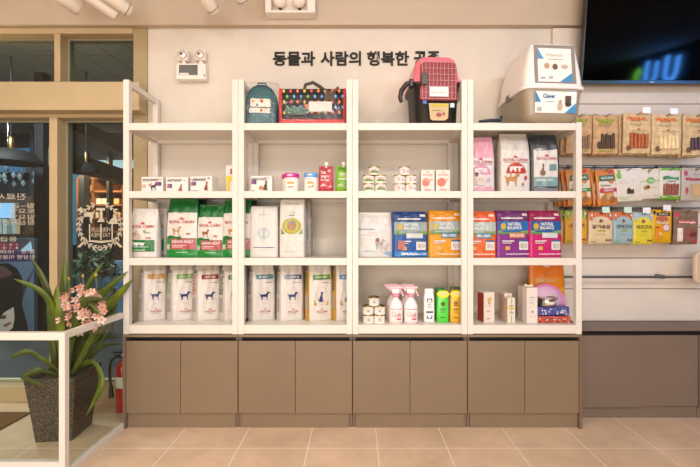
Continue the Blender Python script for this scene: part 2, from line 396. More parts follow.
for t, a, b, y in [('VERI', 101.7, 111.2, 229.5), ('TAS', 102.5, 110.5, 235), ('LUX', 91, 99.5, 229.5), ('MEA', 91, 99.5, 235)]: gtext(t, a, b, y, 4)
o = mb.build('window_emblem'); tag(o, 'cream laurel wreath emblem with animals and open book on right glass pane', 'emblem')

# ================================================================ ACROSS THE GLASS: corridor and the shop opposite
corr = mat('#5d5c58', .7, 'paint')
def corridor_ceiling():
    m = bpy.data.materials.new('acoustic_tile'); m.use_nodes = True; nt = m.node_tree; b = nt.nodes['Principled BSDF']
    tc = nt.nodes.new('ShaderNodeTexCoord'); br = nt.nodes.new('ShaderNodeTexBrick'); br.offset = .5
    br.inputs['Scale'].default_value = 1; br.inputs['Brick Width'].default_value = 1.2; br.inputs['Row Height'].default_value = .3; br.inputs['Mortar Size'].default_value = .006
    br.inputs['Color1'].default_value = lin('#c9c8c2'); br.inputs['Color2'].default_value = lin('#c9c8c2'); br.inputs['Mortar'].default_value = lin('#8f8d88')
    mp = nt.nodes.new('ShaderNodeMapping'); mp.inputs['Rotation'].default_value = (0, 0, pi/2)
    n = nt.nodes.new('ShaderNodeTexVoronoi'); n.inputs['Scale'].default_value = 22
    rp = nt.nodes.new('ShaderNodeValToRGB'); rp.color_ramp.elements[0].position = .05; rp.color_ramp.elements[1].position = .16
    rp.color_ramp.elements[0].color = (.45, .45, .45, 1); rp.color_ramp.elements[1].color = (1, 1, 1, 1)
    mx = nt.nodes.new('ShaderNodeMix'); mx.data_type = 'RGBA'; mx.blend_type = 'MULTIPLY'; mx.inputs[0].default_value = 1
    L = nt.links.new; L(tc.outputs['Object'], mp.inputs['Vector']); L(mp.outputs['Vector'], br.inputs['Vector']); L(tc.outputs['Object'], n.inputs['Vector'])
    L(n.outputs['Distance'], rp.inputs['Fac']); L(br.outputs['Color'], mx.inputs[6]); L(rp.outputs['Color'], mx.inputs[7]); L(mx.outputs[2], b.inputs['Base Color'])
    b.inputs['Roughness'].default_value = .8; return m
OX0, OX1, OY1 = -9.0, -1.45, 7.4
slab('ceiling_corridor', OX0, OX1, 2.96, OY1, 3.2, 3.26, corridor_ceiling())
slab('floor_corridor', OX0, OX1, 2.96, OY1, -.06, 0, mat('#33373c', .4, 'paint'))
slab('wall_opposite', OX0, OX1, OY1, OY1+.1, 0, 3.2, mat('#2b3138', .6, 'paint'))
slab('wall_corridor', OX1, OX1+.08, 2.96, OY1, 0, 3.2, mat('#3a3b3d', .8, 'paint'))
slab('wall_corridor_end', OX0-.1, OX0, 2.96, OY1, 0, 3.2, mat('#222426', .8, 'paint'))
def beam(n, a, b, w, hgt, m):
    a, b = Vector(a), Vector(b); d = (b-a); L = d.length; mb = MB()
    mb.box(0, L, -w/2, w/2, -hgt/2, hgt/2, m)
    rot = d.to_track_quat('X', 'Z').to_matrix().to_4x4(); rot.translation = a
    o = mb.build('trim_%d' % n); o.matrix_world = rot; return struct(o)
br1 = mat('#3d2c20', .6, 'wood')
beam(9, P(55, 117, 4.3), P(140, 155, 6.6), .12, .16, br1)
beam(10, P(55, 157, 4.2), P(140, 182, 6.3), .14, .2, mat('#23262b', .6))
slab('trim_11', wx(34, 4.6), wx(43, 4.6), 4.6, 4.72, 0, 3.19, mat('#171b22', .5))          # dark post
slab('trim_12', wx(30, 6.9), wx(33, 6.9), 6.9, 7.0, 0, 3.19, mat('#2c3440', .5))
slab('trim_13', wx(79, 6.2), wx(84, 6.2), 6.2, 6.35, 0, 2.6, mat('#1c2129', .5))
slab('trim_14', wx(106.5, 6.2), wx(109, 6.2), 6.2, 6.3, 0, 2.6, mat('#1c2129', .5))
def flat(name, label, cat, p0, p1, q0, q1, d, th, m, group=None):
    mb = MB(); mb.box(wx(p0, d), wx(p1, d), d, d+th, wz(q1, d), wz(q0, d), m, .004); return tag(mb.build(name), label, cat, group)
flat('frosted_window', 'pale blue frosted window far behind the glass chandelier', 'window', -12, 29, 148, 172, 7.1, .05, emit('#3f6f92', .7))
flat('blue_window', 'bluish lit clerestory window behind the small hanging lamp', 'window', 88, 150, 160, 168, 7.0, .05, emit('#7fa6bc', .9))
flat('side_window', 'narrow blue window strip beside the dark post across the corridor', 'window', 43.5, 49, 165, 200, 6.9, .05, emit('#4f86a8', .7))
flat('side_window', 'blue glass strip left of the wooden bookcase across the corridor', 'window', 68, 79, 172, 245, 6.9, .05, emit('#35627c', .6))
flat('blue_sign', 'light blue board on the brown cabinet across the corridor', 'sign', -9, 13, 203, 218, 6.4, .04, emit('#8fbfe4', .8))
flat('wall_cabinet', 'brown wooden cabinet front behind the mirrored opening hours', 'cabinet', -30, 32, 196, 236, 6.55, .3, mat('#5a4433', .6, 'wood'))
mb = MB(); mb.box(wx(-30, 6.3), wx(33, 6.3), 6.25, 6.48, 0, wz(234, 6.3)-.0005, mat('#33271d', .6, 'wood'), .004); tag(mb.build('sideboard'), 'dark sideboard under the row of pale binders across the corridor', 'sideboard')
for i, (a, b) in enumerate(((-9, -4.5), (-3.5, 1.5), (2.8, 6.5), (7.5, 11.5), (12, 15.5))):
    flat('binder', ['pale green binder leftmost on the ledge below the blue board', 'second pale binder on the ledge below the blue board', 'white binder in the middle below the blue board', 'grey green binder right of the white one below the blue board', 'narrow pale binder rightmost below the blue board'][i], 'binder', a, b, 219, 234, 6.3, .09, mat(['#8fb0a2', '#b9c9c0', '#c9cfcb', '#8b9f97', '#bfc8c4'][i], .6), 'binders across the corridor')
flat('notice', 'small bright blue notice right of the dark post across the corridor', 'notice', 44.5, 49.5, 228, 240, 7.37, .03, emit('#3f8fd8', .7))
# bookcase with warm lit cubbies
root = thing('bookcase', 'warm lit wooden bookcase across the corridor behind the emblem', 'bookcase', (wx(101, 6.5), 6.6, wz(232, 6.5)))
m1 = MB(); m1.box(-.42, .42, -.1, .2, -wz(232, 6.5), -.016, mat('#2a1d14', .6, 'wood')); m1.build('base', root)
bw = wx(126, 6.5)-wx(80, 6.5); bh = wz(178, 6.5)-wz(232, 6.5); wd = mat('#8a5a34', .5, 'wood')
m1 = MB(); m1.box(-bw/2, bw/2, .2, .22, 0, bh, mat('#a8703f', .5, 'wood')); m1.build('back_panel', root)
for k in range(5):
    m1 = MB(); m1.box(-bw/2, bw/2, -.12, .2, bh*k/4-.015, bh*k/4+.015, wd); m1.build('shelf', root)
for k in range(4):
    m1 = MB(); x = -bw/2+bw*k/3; m1.box(x-.015, x+.015, -.12, .2, 0.016, bh-.016, wd); m1.build('upright', root)
for i, (px, q0, q1, c, n) in enumerate([(85.5, 199, 204, '#e9e2d6', 'white box on the second tier of the bookcase'), (97, 198, 204, '#f1ede4', 'larger white box in the bookcase middle'), (103, 199, 204, '#d9cdbd', 'pale box beside the larger white box in the bookcase'), (115, 199, 204, '#cfae84', 'tan box at the right of the bookcase'), (88, 186, 191, '#c08a52', 'orange brown box on the top tier of the bookcase'), (94, 212, 217.5, '#d9d3c8', 'small white carton on the third tier of the bookcase'), (116, 213, 217.5, '#e09a3c', 'orange carton on the third tier of the bookcase')]):
    zb = wz(232, 6.5)+bh*[1, 2, 3][{'1': 0}.get('', 0)] if False else None
    tier = 3 if q1 < 195 else (2 if q1 < 207 else 1)
    zb = wz(232, 6.5)+bh*tier/4+.015
    mb = MB(); mb.box(wx(px-2.6, 6.5), wx(px+2.6, 6.5), 6.54, 6.68, zb, zb+.1, mat(c, .6), .004)
    tag(mb.build('storage_box'), n, 'box', 'boxes in the bookcase')
# poster stand with a portrait
root = thing('poster_board', 'large salon poster of a dark haired face behind the left pane', 'poster', (wx(10, 4.4), 4.4, 0))
pw0, pw1 = wx(-30, 4.4)-wx(10, 4.4), wx(34, 4.4)-wx(10, 4.4); ph = wz(238, 4.4)
m1 = MB(); m1.box(pw0, pw1, 0, .05, .02, ph, mat('#46586a', .5)); 
def SPo(px, py, off): return Vector((wx(px, 4.4)-wx(10, 4.4), -.001-off, wz(py, 4.4)))
def pp(pts, c, off): 
    fs = [tuple(t) for t in tessellate_polygon([[Vector((x, y, 0)) for x, y in pts]])]
    m1.raw([SPo(x, y, off) for x, y in pts], fs, mat(c, .5))
pp([(-29, 239), (33, 239), (33, 251), (-29, 251)], '#3d3a44', .001)
for k in range(12): 
    x, y = 0+(k % 6)*3.2, 243.5+(k//6)*3.2
    pp([(x, y), (x+2.4, y), (x+2.4, y+2.4), (x, y+2.4)], ['#a13048', '#b9566a', '#8f2440', '#c7a0a0'][k % 4], .002)
pp([(20, 251), (31, 241), (33, 251)], '#8fb0c4', .002)
pp([(-29, 251), (33, 251), (33, 260.5), (-29, 262.5)], '#231a4a', .002)
pp([(-29, 266), (8, 263), (17, 268), (22, 277), (24, 292), (22, 305), (26, 318), (30, 336), (-29, 336)], '#0b0a0a', .002)
pp([(22, 290), (33, 270), (33, 272), (24, 294)], '#262a30', .0025)
pp([(-29, 320), (-12, 318), (0, 318), (5, 312), (14, 307), (15, 318), (13, 328), (5, 334), (-29, 336)], '#b9a79b', .003)
pp([(-2, 316), (7, 315), (6, 318.5), (0, 319)], '#4a3a34', .004); pp([(3, 325), (11, 321.5), (12, 323), (6, 327)], '#7a4a48', .004)
pp([(-29, 266), (4, 266), (14, 274), (4, 278), (-29, 277)], '#4a3238', .003)
m1.build('printed_panel', root)
m1 = MB(); m1.box(pw0, pw0+.04, .051, .4, 0, .04, black); m1.box(pw1-.04, pw1, .051, .4, 0, .04, black); m1.build('foot', root)
# reception counter bits right pane
flat('planked_counter', 'blue grey planked counter front low behind the right pane', 'counter', 66, 150, 262, 330, 5.4, .4, mat('#4f7a9a', .6, 'wood'))
m1 = MB(); o = None
root = thing('window_plant', 'dark leafy bush behind the emblem in the opposite shop', 'plant', (wx(97, 4.6), 4.6, 0))
m1 = MB(); m1.lathe([(.12, 0), (.16, .03), (.2, .55), (.18, .56), (.001, .55)], mat('#5c5a4a', .6), 20); m1.build('planter', root)
m1 = MB(); rnd = random.Random(3)
for k in range(260):
    a, e, rr = rnd.uniform(0, 2*pi), rnd.uniform(-.4, 1.4), rnd.uniform(.1, .26)
    c0 = Vector((rr*cos(a)*cos(e), rr*sin(a)*cos(e), .78+rr*1.1*sin(e))); d0 = Vector((rnd.uniform(-1, 1), rnd.uniform(-1, 1), rnd.uniform(-1, 1))).normalized()*.06
    q = d0.orthogonal().normalized()*.02; m1.raw([c0-d0, c0+q, c0+d0, c0-q], [(0, 1, 2, 3)], mat('#26402a', .6, 'leaf'))
m1.build('foliage', root)['kind'] = 'stuff'
# pendants
def pendant(label, px, py_rim, py_top, d, wpx, tilt):
    c = P(px, py_rim, d); r = wpx/2*d/F; h = (py_rim-py_top)*d/F
    root = thing('pendant_lamp', label, 'lamp', c, 0, 'pendant lamps across the glass'); root.rotation_euler = (0, R(tilt), 0)
    mk = mat('#03060b', .7, spec=.2)
    m = MB(); m.lathe([(r, 0), (r*.97, h*.15), (r*.8, h*.55), (r*.5, h*.85), (r*.12, h), (.001, h)], mk, 28)
    m.lathe([(r*.96, .002), (r*.76, h*.5), (r*.4, h*.8), (.001, h*.9)], mat('#10161e', .7), 28); m.build('lamp_shade', root)
    m = MB(); m.lathe([(r*.1, h), (r*.12, h+.03), (r*.09, h+.12), (.001, h+.13)], mat('#c8a46a', .3, metal=1), 14); m.build('socket', root)
    m = MB(); m.tube([(0, 0, h+.13), (0, 0, 3.2-c.z)], .006, black, 6); m.build('cord', root)
pendant('big black pendant lamp above the chandelier across the glass', 11, 163, 148, 4.2, 52, 0)
pendant('small black pendant lamp behind the right glass pane', 86, 174, 162, 4.6, 24, 0)
root = thing('chandelier', 'crystal drop chandelier hanging below the big black pendant', 'chandelier', P(8, 158, 5.2))
m = MB(); m.lathe([(.02, 0), (.3, .01), (.3, .03), (.02, .04)], chrome, 24); m.tube([(0, 0, .03), (0, 0, 3.2-P(8, 158, 5.2).z)], .008, chrome, 6); m.build('chandelier_frame', root)
cr = mat('#cfe4f2', .05, spec=1.0, metal=.6)
for k in range(26):
    a = 2*pi*k/13; rr = .28 if k < 13 else .16; z = -.1-.09*(k % 3)-(.05 if k >= 13 else 0)
    m = MB(); m.lathe([(.001, .05), (.022, .012), (.03, 0), (.018, -.03), (.001, -.05)], cr, 7, (0, 0, 0), smooth=False); m.tube([(0, 0, .05), (0, 0, -z)], .002, chrome, 4)
    m.build('crystal_drop', root, (rr*cos(a), rr*sin(a), z))
# ================================================================ CABINETS AND SHELF UNITS
CX = [-1.4716, -.7453, -.0221, .7042, 1.4274]
D0 = 2.40; ZT = .596
names = ['leftmost', 'second', 'third', 'rightmost']
for i in range(4):
    x0, x1 = CX[i]+.001, CX[i+1]-.001; w = x1-x0; xm = (x0+x1)/2
    lab = ['taupe two-door base cabinet at the left end below the small-bag bays, beside the extinguisher', 'taupe two-door base cabinet below the bay with backpack and vet food bags',
           'taupe two-door base cabinet below the bay with the pink pet carrier', 'taupe two-door base cabinet below the bay with the white litter box'][i]
    root = thing('base_cabinet', lab, 'cabinet', (xm, D0+.2, 0), 0, 'taupe cabinets under the white shelves')
    y = lambda d: d-(D0+.2)
    m = MB(); m.box(-w/2, w/2, y(2.396), y(2.78), .579, ZT-.001, taupe, .002); m.build('worktop', root)
    m = MB(); lo = 0 if i == 0 else .0; fr = 2.394 if i == 0 else 2.421
    m.box(-w/2, -w/2+.018, y(fr), y(2.78), 0, .578, taupe_d, .001)
    m.build('side_panel', root)
    m = MB(); fr = 2.394 if i == 3 else 2.421
    m.box(w/2-.018, w/2, y(fr), y(2.78), 0, .578, taupe_d, .001); m.build('side_panel', root)
    m = MB(); m.box(-w/2+.019, w/2-.019, y(2.44), y(2.455), .553, .578, dark); m.build('grip_recess', root)
    m = MB(); m.box(-w/2+.019, w/2-.019, y(2.415), y(2.43), .0, .093, taupe, .001); m.build('plinth', root)
    dl = -w/2+(.019 if i == 0 else .002); dr = w/2-(.019 if i == 3 else .002)
    for a, b in ((dl, -.0015), (.0015, dr)):
        m = MB(); m.box(a, b, y(D0), y(2.419), .097, .553, taupe, .0015); m.build('door', root)
    m = MB(); m.box(-w/2+.019, w/2-.019, y(2.765), y(2.778), .1, .575, taupe_d); m.build('back_panel', root)
for i in range(2):
    x0 = 1.512+i*.769; x1 = x0+.766; w = x1-x0; xm = (x0+x1)/2
    if i == 0: x0w = 1.43
    root = thing('base_cabinet', ['taupe low counter cabinet set back below the slatted wall, next to the white shelves', 'taupe low counter cabinet at the far right edge below the slatted wall'][i], 'cabinet', (xm, 2.65, 0), 0, 'taupe cabinets under the slatted wall')
    y = lambda d: d-2.65
    lx = (1.432-xm) if i == 0 else -w/2
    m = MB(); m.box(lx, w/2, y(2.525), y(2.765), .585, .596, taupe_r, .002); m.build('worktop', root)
    m = MB(); m.box(lx, w/2, y(2.56), y(2.57), .555, .584, dark); m.build('grip_recess', root)
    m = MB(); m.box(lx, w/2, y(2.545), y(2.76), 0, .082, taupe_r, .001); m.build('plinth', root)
    for k, (a, b) in enumerate(((lx, -w/2+.383), (-w/2+.386, w/2-.001))):
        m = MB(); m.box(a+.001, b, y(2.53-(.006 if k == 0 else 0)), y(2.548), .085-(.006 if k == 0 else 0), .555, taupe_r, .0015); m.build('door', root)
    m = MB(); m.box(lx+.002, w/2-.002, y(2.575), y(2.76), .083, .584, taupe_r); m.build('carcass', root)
# shelf units
SZ = [1.932, 1.5016, 1.0784, .655]; ST = [.045, .043, .046, .055]
PW = .036; DB = 2.785
for i in range(4):
    x0, x1 = CX[i], CX[i+1]; x0 += .0008; x1 -= .0008; w = x1-x0; xm = (x0+x1)/2
    lab = ['white shelf unit at the left end, with small green food bags and an empty top', 'white shelf unit holding the backpack and dotted carrier on top',
           'white shelf unit holding the pink pet carrier on top', 'white shelf unit holding the big litter box on top'][i]
    root = thing('shelf_unit', lab, 'shelf unit', (xm, 2.6, ZT), 0, 'white display shelf units')
    y = lambda d: d-2.6
    for sx in (-1, 1):
        for fb, (ya, yb) in enumerate(((D0, D0+PW), (DB-PW, DB))):
            top = 2.206-ZT
            if i == 3 and sx == 1: top = 1.936-ZT
            m = MB(); xa = sx*w/2; m.box(min(xa, xa-sx*PW), max(xa, xa-sx*PW), y(ya), y(yb), 0.0005, top, white, .0015)
            m.build('post', root)
        if not (i == 3 and sx == 1):
            m = MB(); m.box(min(xa, xa-sx*.03), max(xa, xa-sx*.03), y(D0+PW), y(DB-PW), 2.206-ZT-.034, 2.206-ZT, white, .0015); m.build('top_rail', root)
    for k in range(4):
        m = MB(); a = w/2-PW-.0005; zt = SZ[k]-ZT; zb = zt-ST[k]
        m.box(-a, a, y(D0+.002), y(D0+.022), zb, zt-.0005, white, .0015)            # front lip
        m.box(-a, a, y(D0+.022), y(DB-.004), zt-.02, zt-.001, white)                # board
        m.box(-a, a, y(DB-.03), y(DB-.006), zb, zt-.02, white)                      # rear rail
        m.build('shelf_board', root)
        for sx in (-1, 1):
            xa = sx*w/2; m = MB(); m.box(min(xa, xa-sx*.03), max(xa, xa-sx*.03), y(D0+PW), y(DB-PW), zb, zt-.021, white, .001); m.build('side_rail', root)

# ================================================================ WALL LETTERING
m = MB(); blk = mat('#14110d', .6)
for t, a, b in (('동물과', 273, 315), ('사람의', 320.5, 361), ('행복한', 367, 409), ('공존', 414, 440)):
    vs, fs, w, h = text_mesh(t, .028)
    m.raw([P((a+b)/2+x/w*(b-a), 58.5-y/h*14.5, WALLY-.006) for x, y in vs], fs, blk)
    n = len(vs); 
o = m.build('wall_lettering')
sol = o.modifiers.new('thick', 'SOLIDIFY'); sol.thickness = .005; sol.offset = 0
tag(o, 'black Korean slogan lettering mounted on the back wall above the shelves', 'lettering')

# ================================================================ GLASS PARTITION
PX = -1.472; PD = 1.905; PH = .735; T = .03
root = thing('glass_partition', 'low glass partition with white frame in front of the plant', 'partition', (PX, PD, 0))
XLP = -1.95-PX
def bx(name, *a, m=white, lab=None):
    q = MB(); q.box(*a, m, .0015); o = q.build(name, root); return o
bx('post', -T/2-.003, T/2-.003, 0, T, 0, PH)
bx('top_rail', XLP-.6, -T/2-.003, 0, T, PH-.038, PH)
bx('bottom_rail', XLP-.6, -T/2-.003, 0, T, .055, .085)
bx('top_rail', -T/2-.003, T/2-.006, T, D0-PD-.008, PH-.034, PH)
bx('bottom_rail', -T/2-.003, T/2-.003, T, D0-PD-.008, 0, .04)
pg = clear('partition_glass', '#f6faf8', 1.4, 0, .55)
bx('glass_pane', XLP-.6, -T/2-.003, T/2-.003, T/2+.003, .085, PH-.038, m=pg)
bx('glass_pane', -.006, 0, T, D0-PD-.008, .04, PH-.034, m=pg)
# ================================================================ DOOR MAT
m = MB(); xr_ = -2.226; m.box(ROOM['x0']+.02, xr_, 1.7, 2.605, .0005, .012, mat('#6a4a26', .95, 'fabric'), .004)
tag(m.build('door_mat'), 'brown entrance mat on the tiles at the left edge', 'mat')
# ================================================================ PLANT
PZ = .385; pc = Vector((-1.80, 2.35, 0)); ang = R(6)
root = thing('potted_orchid', 'tall pink flowering orchid in a tapered dark granite planter', 'plant', pc, ang)
gran = mat('#443c32', .45, 'speckle')
def sq(a, z): return [Vector((x*a/2, y*a/2, z)) for x, y in ((-1,-1),(1,-1),(1,1),(-1,1))]
m = MB(); m.rings([sq(.2, 0), sq(.278, PZ), sq(.25, PZ), sq(.246, PZ-.02), sq(.24, PZ-.04)], gran, True, False); m.build('planter', root)
m = MB(); m.lathe([(.11, PZ-.03), (.09, PZ-.02), (.001, PZ-.015)], mat('#2a1f15', .9, 'kraft'), 16); m.build('soil', root)
inv = (Matrix.Translation(pc) @ Matrix.Rotation(ang, 4, 'Z')).inverted()
lf = [mat('#4e5e12', .4, 'leaf'), mat('#3f4f0f', .4, 'leaf'), mat('#5e6d19', .4, 'leaf')]
def leaf(pts, wpx, mi=0, name='leaf'):
    # pts: (px, py, d) spine control points, from root to tip
    C = [P(*p) for p in pts]; n = 14; sp = []
    for i in range(n+1):
        t = i/n*(len(C)-1); k = min(int(t), len(C)-2); u = t-k
        p0, p1, p2, p3 = C[max(k-1, 0)], C[k], C[k+1], C[min(k+2, len(C)-1)]
        sp.append(.5*((2*p1)+(p2-p0)*u+(2*p0-5*p1+4*p2-p3)*u*u+(3*p1-p0-3*p2+p3)*u**3))
    m = MB(); vs = []; w = wpx/2*2.35/F
    for i, p in enumerate(sp):
        t = i/n; tg = (sp[min(i+1, n)]-sp[max(i-1, 0)]).normalized(); side = tg.cross(Vector((0, 1, .25))).normalized(); nn = side.cross(tg)
        ww = w*(.55+.45*sin(min(1, t*2.2)*pi/2))*(1 if t < .6 else max(.03, (1-((t-.6)/.4)**1.8)))
        for a, z in ((-1, .25), (0, 0), (1, .25)): vs.append(inv @ (p+side*ww*a+nn*ww*z))
        for a, z in ((1, .2), (0, -.06), (-1, .2)): vs.append(inv @ (p+side*ww*a+nn*(ww*z-.0012)))
    rs = [vs[i*6:(i+1)*6] for i in range(n+1)]
    m.rings(rs, lf[mi], True, True); m.build(name, root)
leaf([(60, 376, 2.33), (61, 335, 2.3), (63, 295, 2.28), (65, 257, 2.28)], 9, 0)
leaf([(56, 374, 2.32), (56, 330, 2.24), (44, 283, 2.2), (30, 257, 2.18)], 7, 1)
leaf([(53, 374, 2.32), (54, 320, 2.22), (42, 293, 2.16), (14, 279, 2.12)], 7, 0)
leaf([(63, 376, 2.3), (60, 335, 2.22), (57, 305, 2.2), (57, 285, 2.2)], 10, 2)
leaf([(70, 374, 2.36), (78, 335, 2.34), (98, 298, 2.36), (128, 271, 2.38)], 8, 0)
leaf([(78, 372, 2.38), (90, 328, 2.36), (112, 302, 2.36), (134, 278, 2.36)], 9, 2)
leaf([(68, 372, 2.44), (75, 325, 2.5), (88, 285, 2.52), (104, 262, 2.52)], 5, 2)
leaf([(66, 374, 2.28), (72, 330, 2.2), (84, 303, 2.18), (108, 299, 2.18)], 8, 1)
leaf([(72, 374, 2.3), (88, 345, 2.2), (100, 320, 2.18), (88, 302, 2.18)], 6, 0)
leaf([(76, 370, 2.4), (96, 350, 2.36), (110, 320, 2.38), (118, 303, 2.42)], 6, 1)
leaf([(72, 372, 2.36), (92, 362, 2.25), (101, 384, 2.2), (86, 416, 2.2)], 6, 2)
leaf([(60, 375, 2.28), (48, 364, 2.22), (28, 352, 2.16), (8, 359, 2.14)], 6, 0)
leaf([(58, 377, 2.26), (40, 371, 2.18), (24, 378, 2.15), (44, 386, 2.15)], 8, 1)
leaf([(80, 372, 2.42), (95, 352, 2.46), (108, 345, 2.5), (124, 344, 2.5)], 4, 1)
leaf([(80, 372, 2.42), (92, 345, 2.5), (106, 337, 2.56), (122, 338, 2.58)], 4, 0)
leaf([(64, 374, 2.3), (66, 350, 2.26), (80, 325, 2.24), (96, 300, 2.24)], 8, 2)
leaf([(55, 374, 2.3), (52, 350, 2.24), (50, 325, 2.24), (47, 300, 2.24)], 7, 1)
leaf([(72, 372, 2.36), (80, 350, 2.34), (96, 336, 2.32), (112, 312, 2.3)], 7, 0)
pk = [mat('#dcb3a6', .5), mat('#e6c8bc', .5), mat('#cb9c8c', .5)]; rnd = random.Random(11)
def blossom(mm, r):
    for k in range(5):
        a = 2*pi*k/5; c, s = cos(a), sin(a); q = .34
        def pt(l, ww, z): return Vector(((l*c-ww*s)*r, -z*r, (l*s+ww*c)*r))
        m.raw([pt(.05, 0, 0), pt(.5, q, .15), pt(.95, .2, .55), pt(1.0, 0, .6), pt(.95, -.2, .55), pt(.5, -q, .15)], [(0, 1, 5), (1, 2, 4, 5), (2, 3, 4)], mm, True)
    m.lathe([(.001, 0), (.16*r, .1*r), (.2*r, .4*r), (.08*r, .6*r), (.001, .6*r)], mat('#c98f3e', .5), 8, mtx=Matrix.Rotation(R(90), 4, 'X'))
stems = [((66, 372), (74, 330), (70, 292), (69, 279)), ((72, 372), (84, 330), (84, 295), (83, 276)), ((78, 372), (94, 330), (97, 298), (96, 275))]
for st in stems:
    m = MB(); m.tube([inv @ P(x, y, 2.36+.02*i) for i, (x, y) in enumerate(st)], .003, mat('#6f7a35', .5), 6); m.build('flower_stem', root)
    m = MB(); c = inv @ P(st[-1][0], st[-1][1], 2.42); m.lathe([(.001, -.012), (.008, -.004), (.007, .006), (.001, .014)], mat('#c9a84a', .5), 8, c); m.build('bud', root)
for k in range(92):
    while 1:
        x, y = rnd.uniform(58, 106), rnd.uniform(286, 334)
        if ((x-81)/24)**2+((y-310)/24)**2 < 1: break
    m = MB(); blossom(pk[k % 3], .021+rnd.uniform(-.003, .004))
    o = m.build('blossom', root, inv @ P(x, y, rnd.uniform(2.13, 2.34))); o.rotation_euler = (rnd.uniform(-.6, .3), rnd.uniform(-3, 3), rnd.uniform(-.7, .7))
# ================================================================ FIRE EXTINGUISHER
c = Vector((-1.622, 2.655, 0)); red = mat('#b3150f', .25, coat=.5)
root = thing('fire_extinguisher', 'red fire extinguisher standing on the floor beside the left cabinet', 'extinguisher', c)
m = MB(); m.lathe([(.046, 0), (.05, .006), (.05, .29), (.046, .315), (.034, .335), (.02, .345), (.016, .36), (.001, .36)], red, 28)
m.build('cylinder', root)
m = MB(); m.lathe([(.0505, .17), (.0508, .171), (.0508, .245), (.0505, .246)], mat('#d9d2c6', .5), 28); m.build('label', root)['label'] = 'pale printed label band'
m = MB(); m.lathe([(.018, .36), (.02, .365), (.018, .395), (.001, .4)], chrome, 14); m.build('valve', root)
m = MB(); m.box(-.07, .02, -.008, .008, .4, .408, black, .002); m.box(-.06, .015, -.008, .008, .38, .386, black, .002); m.build('handle', root)
m = MB(); m.tube([(-.01, -.015, .375), (-.03, -.03, .383), (-.06, -.035, .365), (-.078, -.03, .32), (-.08, -.03, .26), (-.074, -.03, .2), (-.07, -.03, .17)], .009, black, 10)
m.tube([(-.07, -.03, .18), (-.068, -.03, .1)], [.012, .018], black, 10); m.build('hose', root)
# ================================================================ TELEVISION
tl, tr = wx(582, 2.66), wx(582, 2.66)+1.24; tb = wz(82, 2.65)
root = thing('television', 'large black flat television tilted down on the wall above hanging treats', 'television', ((tl+tr)/2, 2.68, tb), 0); root.rotation_euler = (R(6.5), 0, 0)
tw = (tr-tl)/2; th = .70
m = MB(); m.box(-tw, tw, -.005, .035, 0, th, mat('#1a1c1e', .3), .004); m.box(-tw*.5, tw*.5, .035, .055, .1, .5, black, .004); m.build('casing', root)
m = MB(); m.box(-tw+.012, tw-.012, -.0068, -.0052, .022, th-.012, mat('#020202', .06, spec=.08)); m.build('screen', root)
m = MB(); m.box(-tw, tw, -.008, -.0052, 0, .016, mat('#3b474d', .3, metal=.6), .002); m.build('bottom_trim', root)
m = MB(); m.box(-.135, -.11, -.0088, -.0081, .006, .010, mat('#d9dde0', .4)); m.build('logo', root)
m = MB(); m.box(-.15, .15, .056, .125, .3, .45, black); m.build('wall_bracket', root)
# ================================================================ EMERGENCY LIGHT
d = 2.74; root = thing('emergency_light', 'white twin-head emergency light on the wall above the left shelves', 'emergency light', (wx(191, d), WALLY-.001, wz(79.3, d)))
ew = 29.5*d/F; eh = 16*d/F; pl = mat('#e9e0d6', .4)
m = MB(); m.box(-ew/2, ew/2, -.06, 0, 0, eh, pl, .006); m.build('housing', root)
m = MB(); m.box(-ew/2+.02, -ew/2+.155, -.0615, -.0605, .03, eh-.012, mat('#4a4541', .3)); m.box(-ew/2+.025, -ew/2+.09, -.0622, -.0616, .032, .045, pl); m.build('battery_window', root)
m = MB(); m.box(ew/2-.012, ew/2-.006, -.0625, -.0605, .02, .035, black); m.build('test_button', root)
for sx in (-1, 1):
    hx = sx*.062; 
    m = MB(); m.lathe([(.016, 0), (.016, .022)], pl, 12, (hx, -.03, eh)); hd = m.build('lamp_head', root)
    m = MB(); m.box(hx-.038, hx+.038, -.06, -.005, eh+.023, eh+.1, mat('#e8ddd6', .15, coat=.5), .01); m.lathe([(.034, .0), (.034, .004), (.02, .012), (.001, .014)], mat('#f1e9e2', .1, metal=.5), 20, mtx=Matrix.Translation((hx, -.06, eh+.062)) @ Matrix.Rotation(R(90), 4, 'X')); m.build('reflector', hd)
    m = MB(); m.lathe([(.007, 0), (.007, .01), (.001, .014)], mat('#8a7436', .3, metal=1), 10, mtx=Matrix.Translation((hx, -.074, eh+.062)) @ Matrix.Rotation(R(90), 4, 'X')); m.build('bulb', hd)
# upper twin lamp box
d = 2.66; root = thing('twin_lamp_fixture', 'white square twin-lamp box high on the bulkhead at the top edge', 'light fixture', (wx(290, d), WALLY-.0505, wz(12, d)))
fw = 50*d/F
m = MB(); m.box(-fw/2, fw/2, -.085, 0, 0, .016, pl, .004); m.box(-fw/2, -fw/2+.04, -.085, 0, .016, .2, pl, .003); m.box(fw/2-.055, fw/2, -.085, 0, .016, .2, pl, .003); m.box(-fw/2, fw/2, -.01, 0, .016, .2, pl); m.box(-fw/2, fw/2, -.085, 0, .2, .22, pl, .003); m.build('housing', root)
for sx in (-1, 1):
    m = MB(); m.lathe([(.001, -.046), (.03, -.036), (.045, -.015), (.048, .01), (.03, .03), (.001, .034)], mat('#f3e7da', .25), 20, (sx*.068-.01, -.06, .095)); m.build('lamp', root)
    m = MB(); m.box(sx*.068-.018, sx*.068-.002, -.05, -.011, .05, .064, black); m.build('lamp_bracket', root)
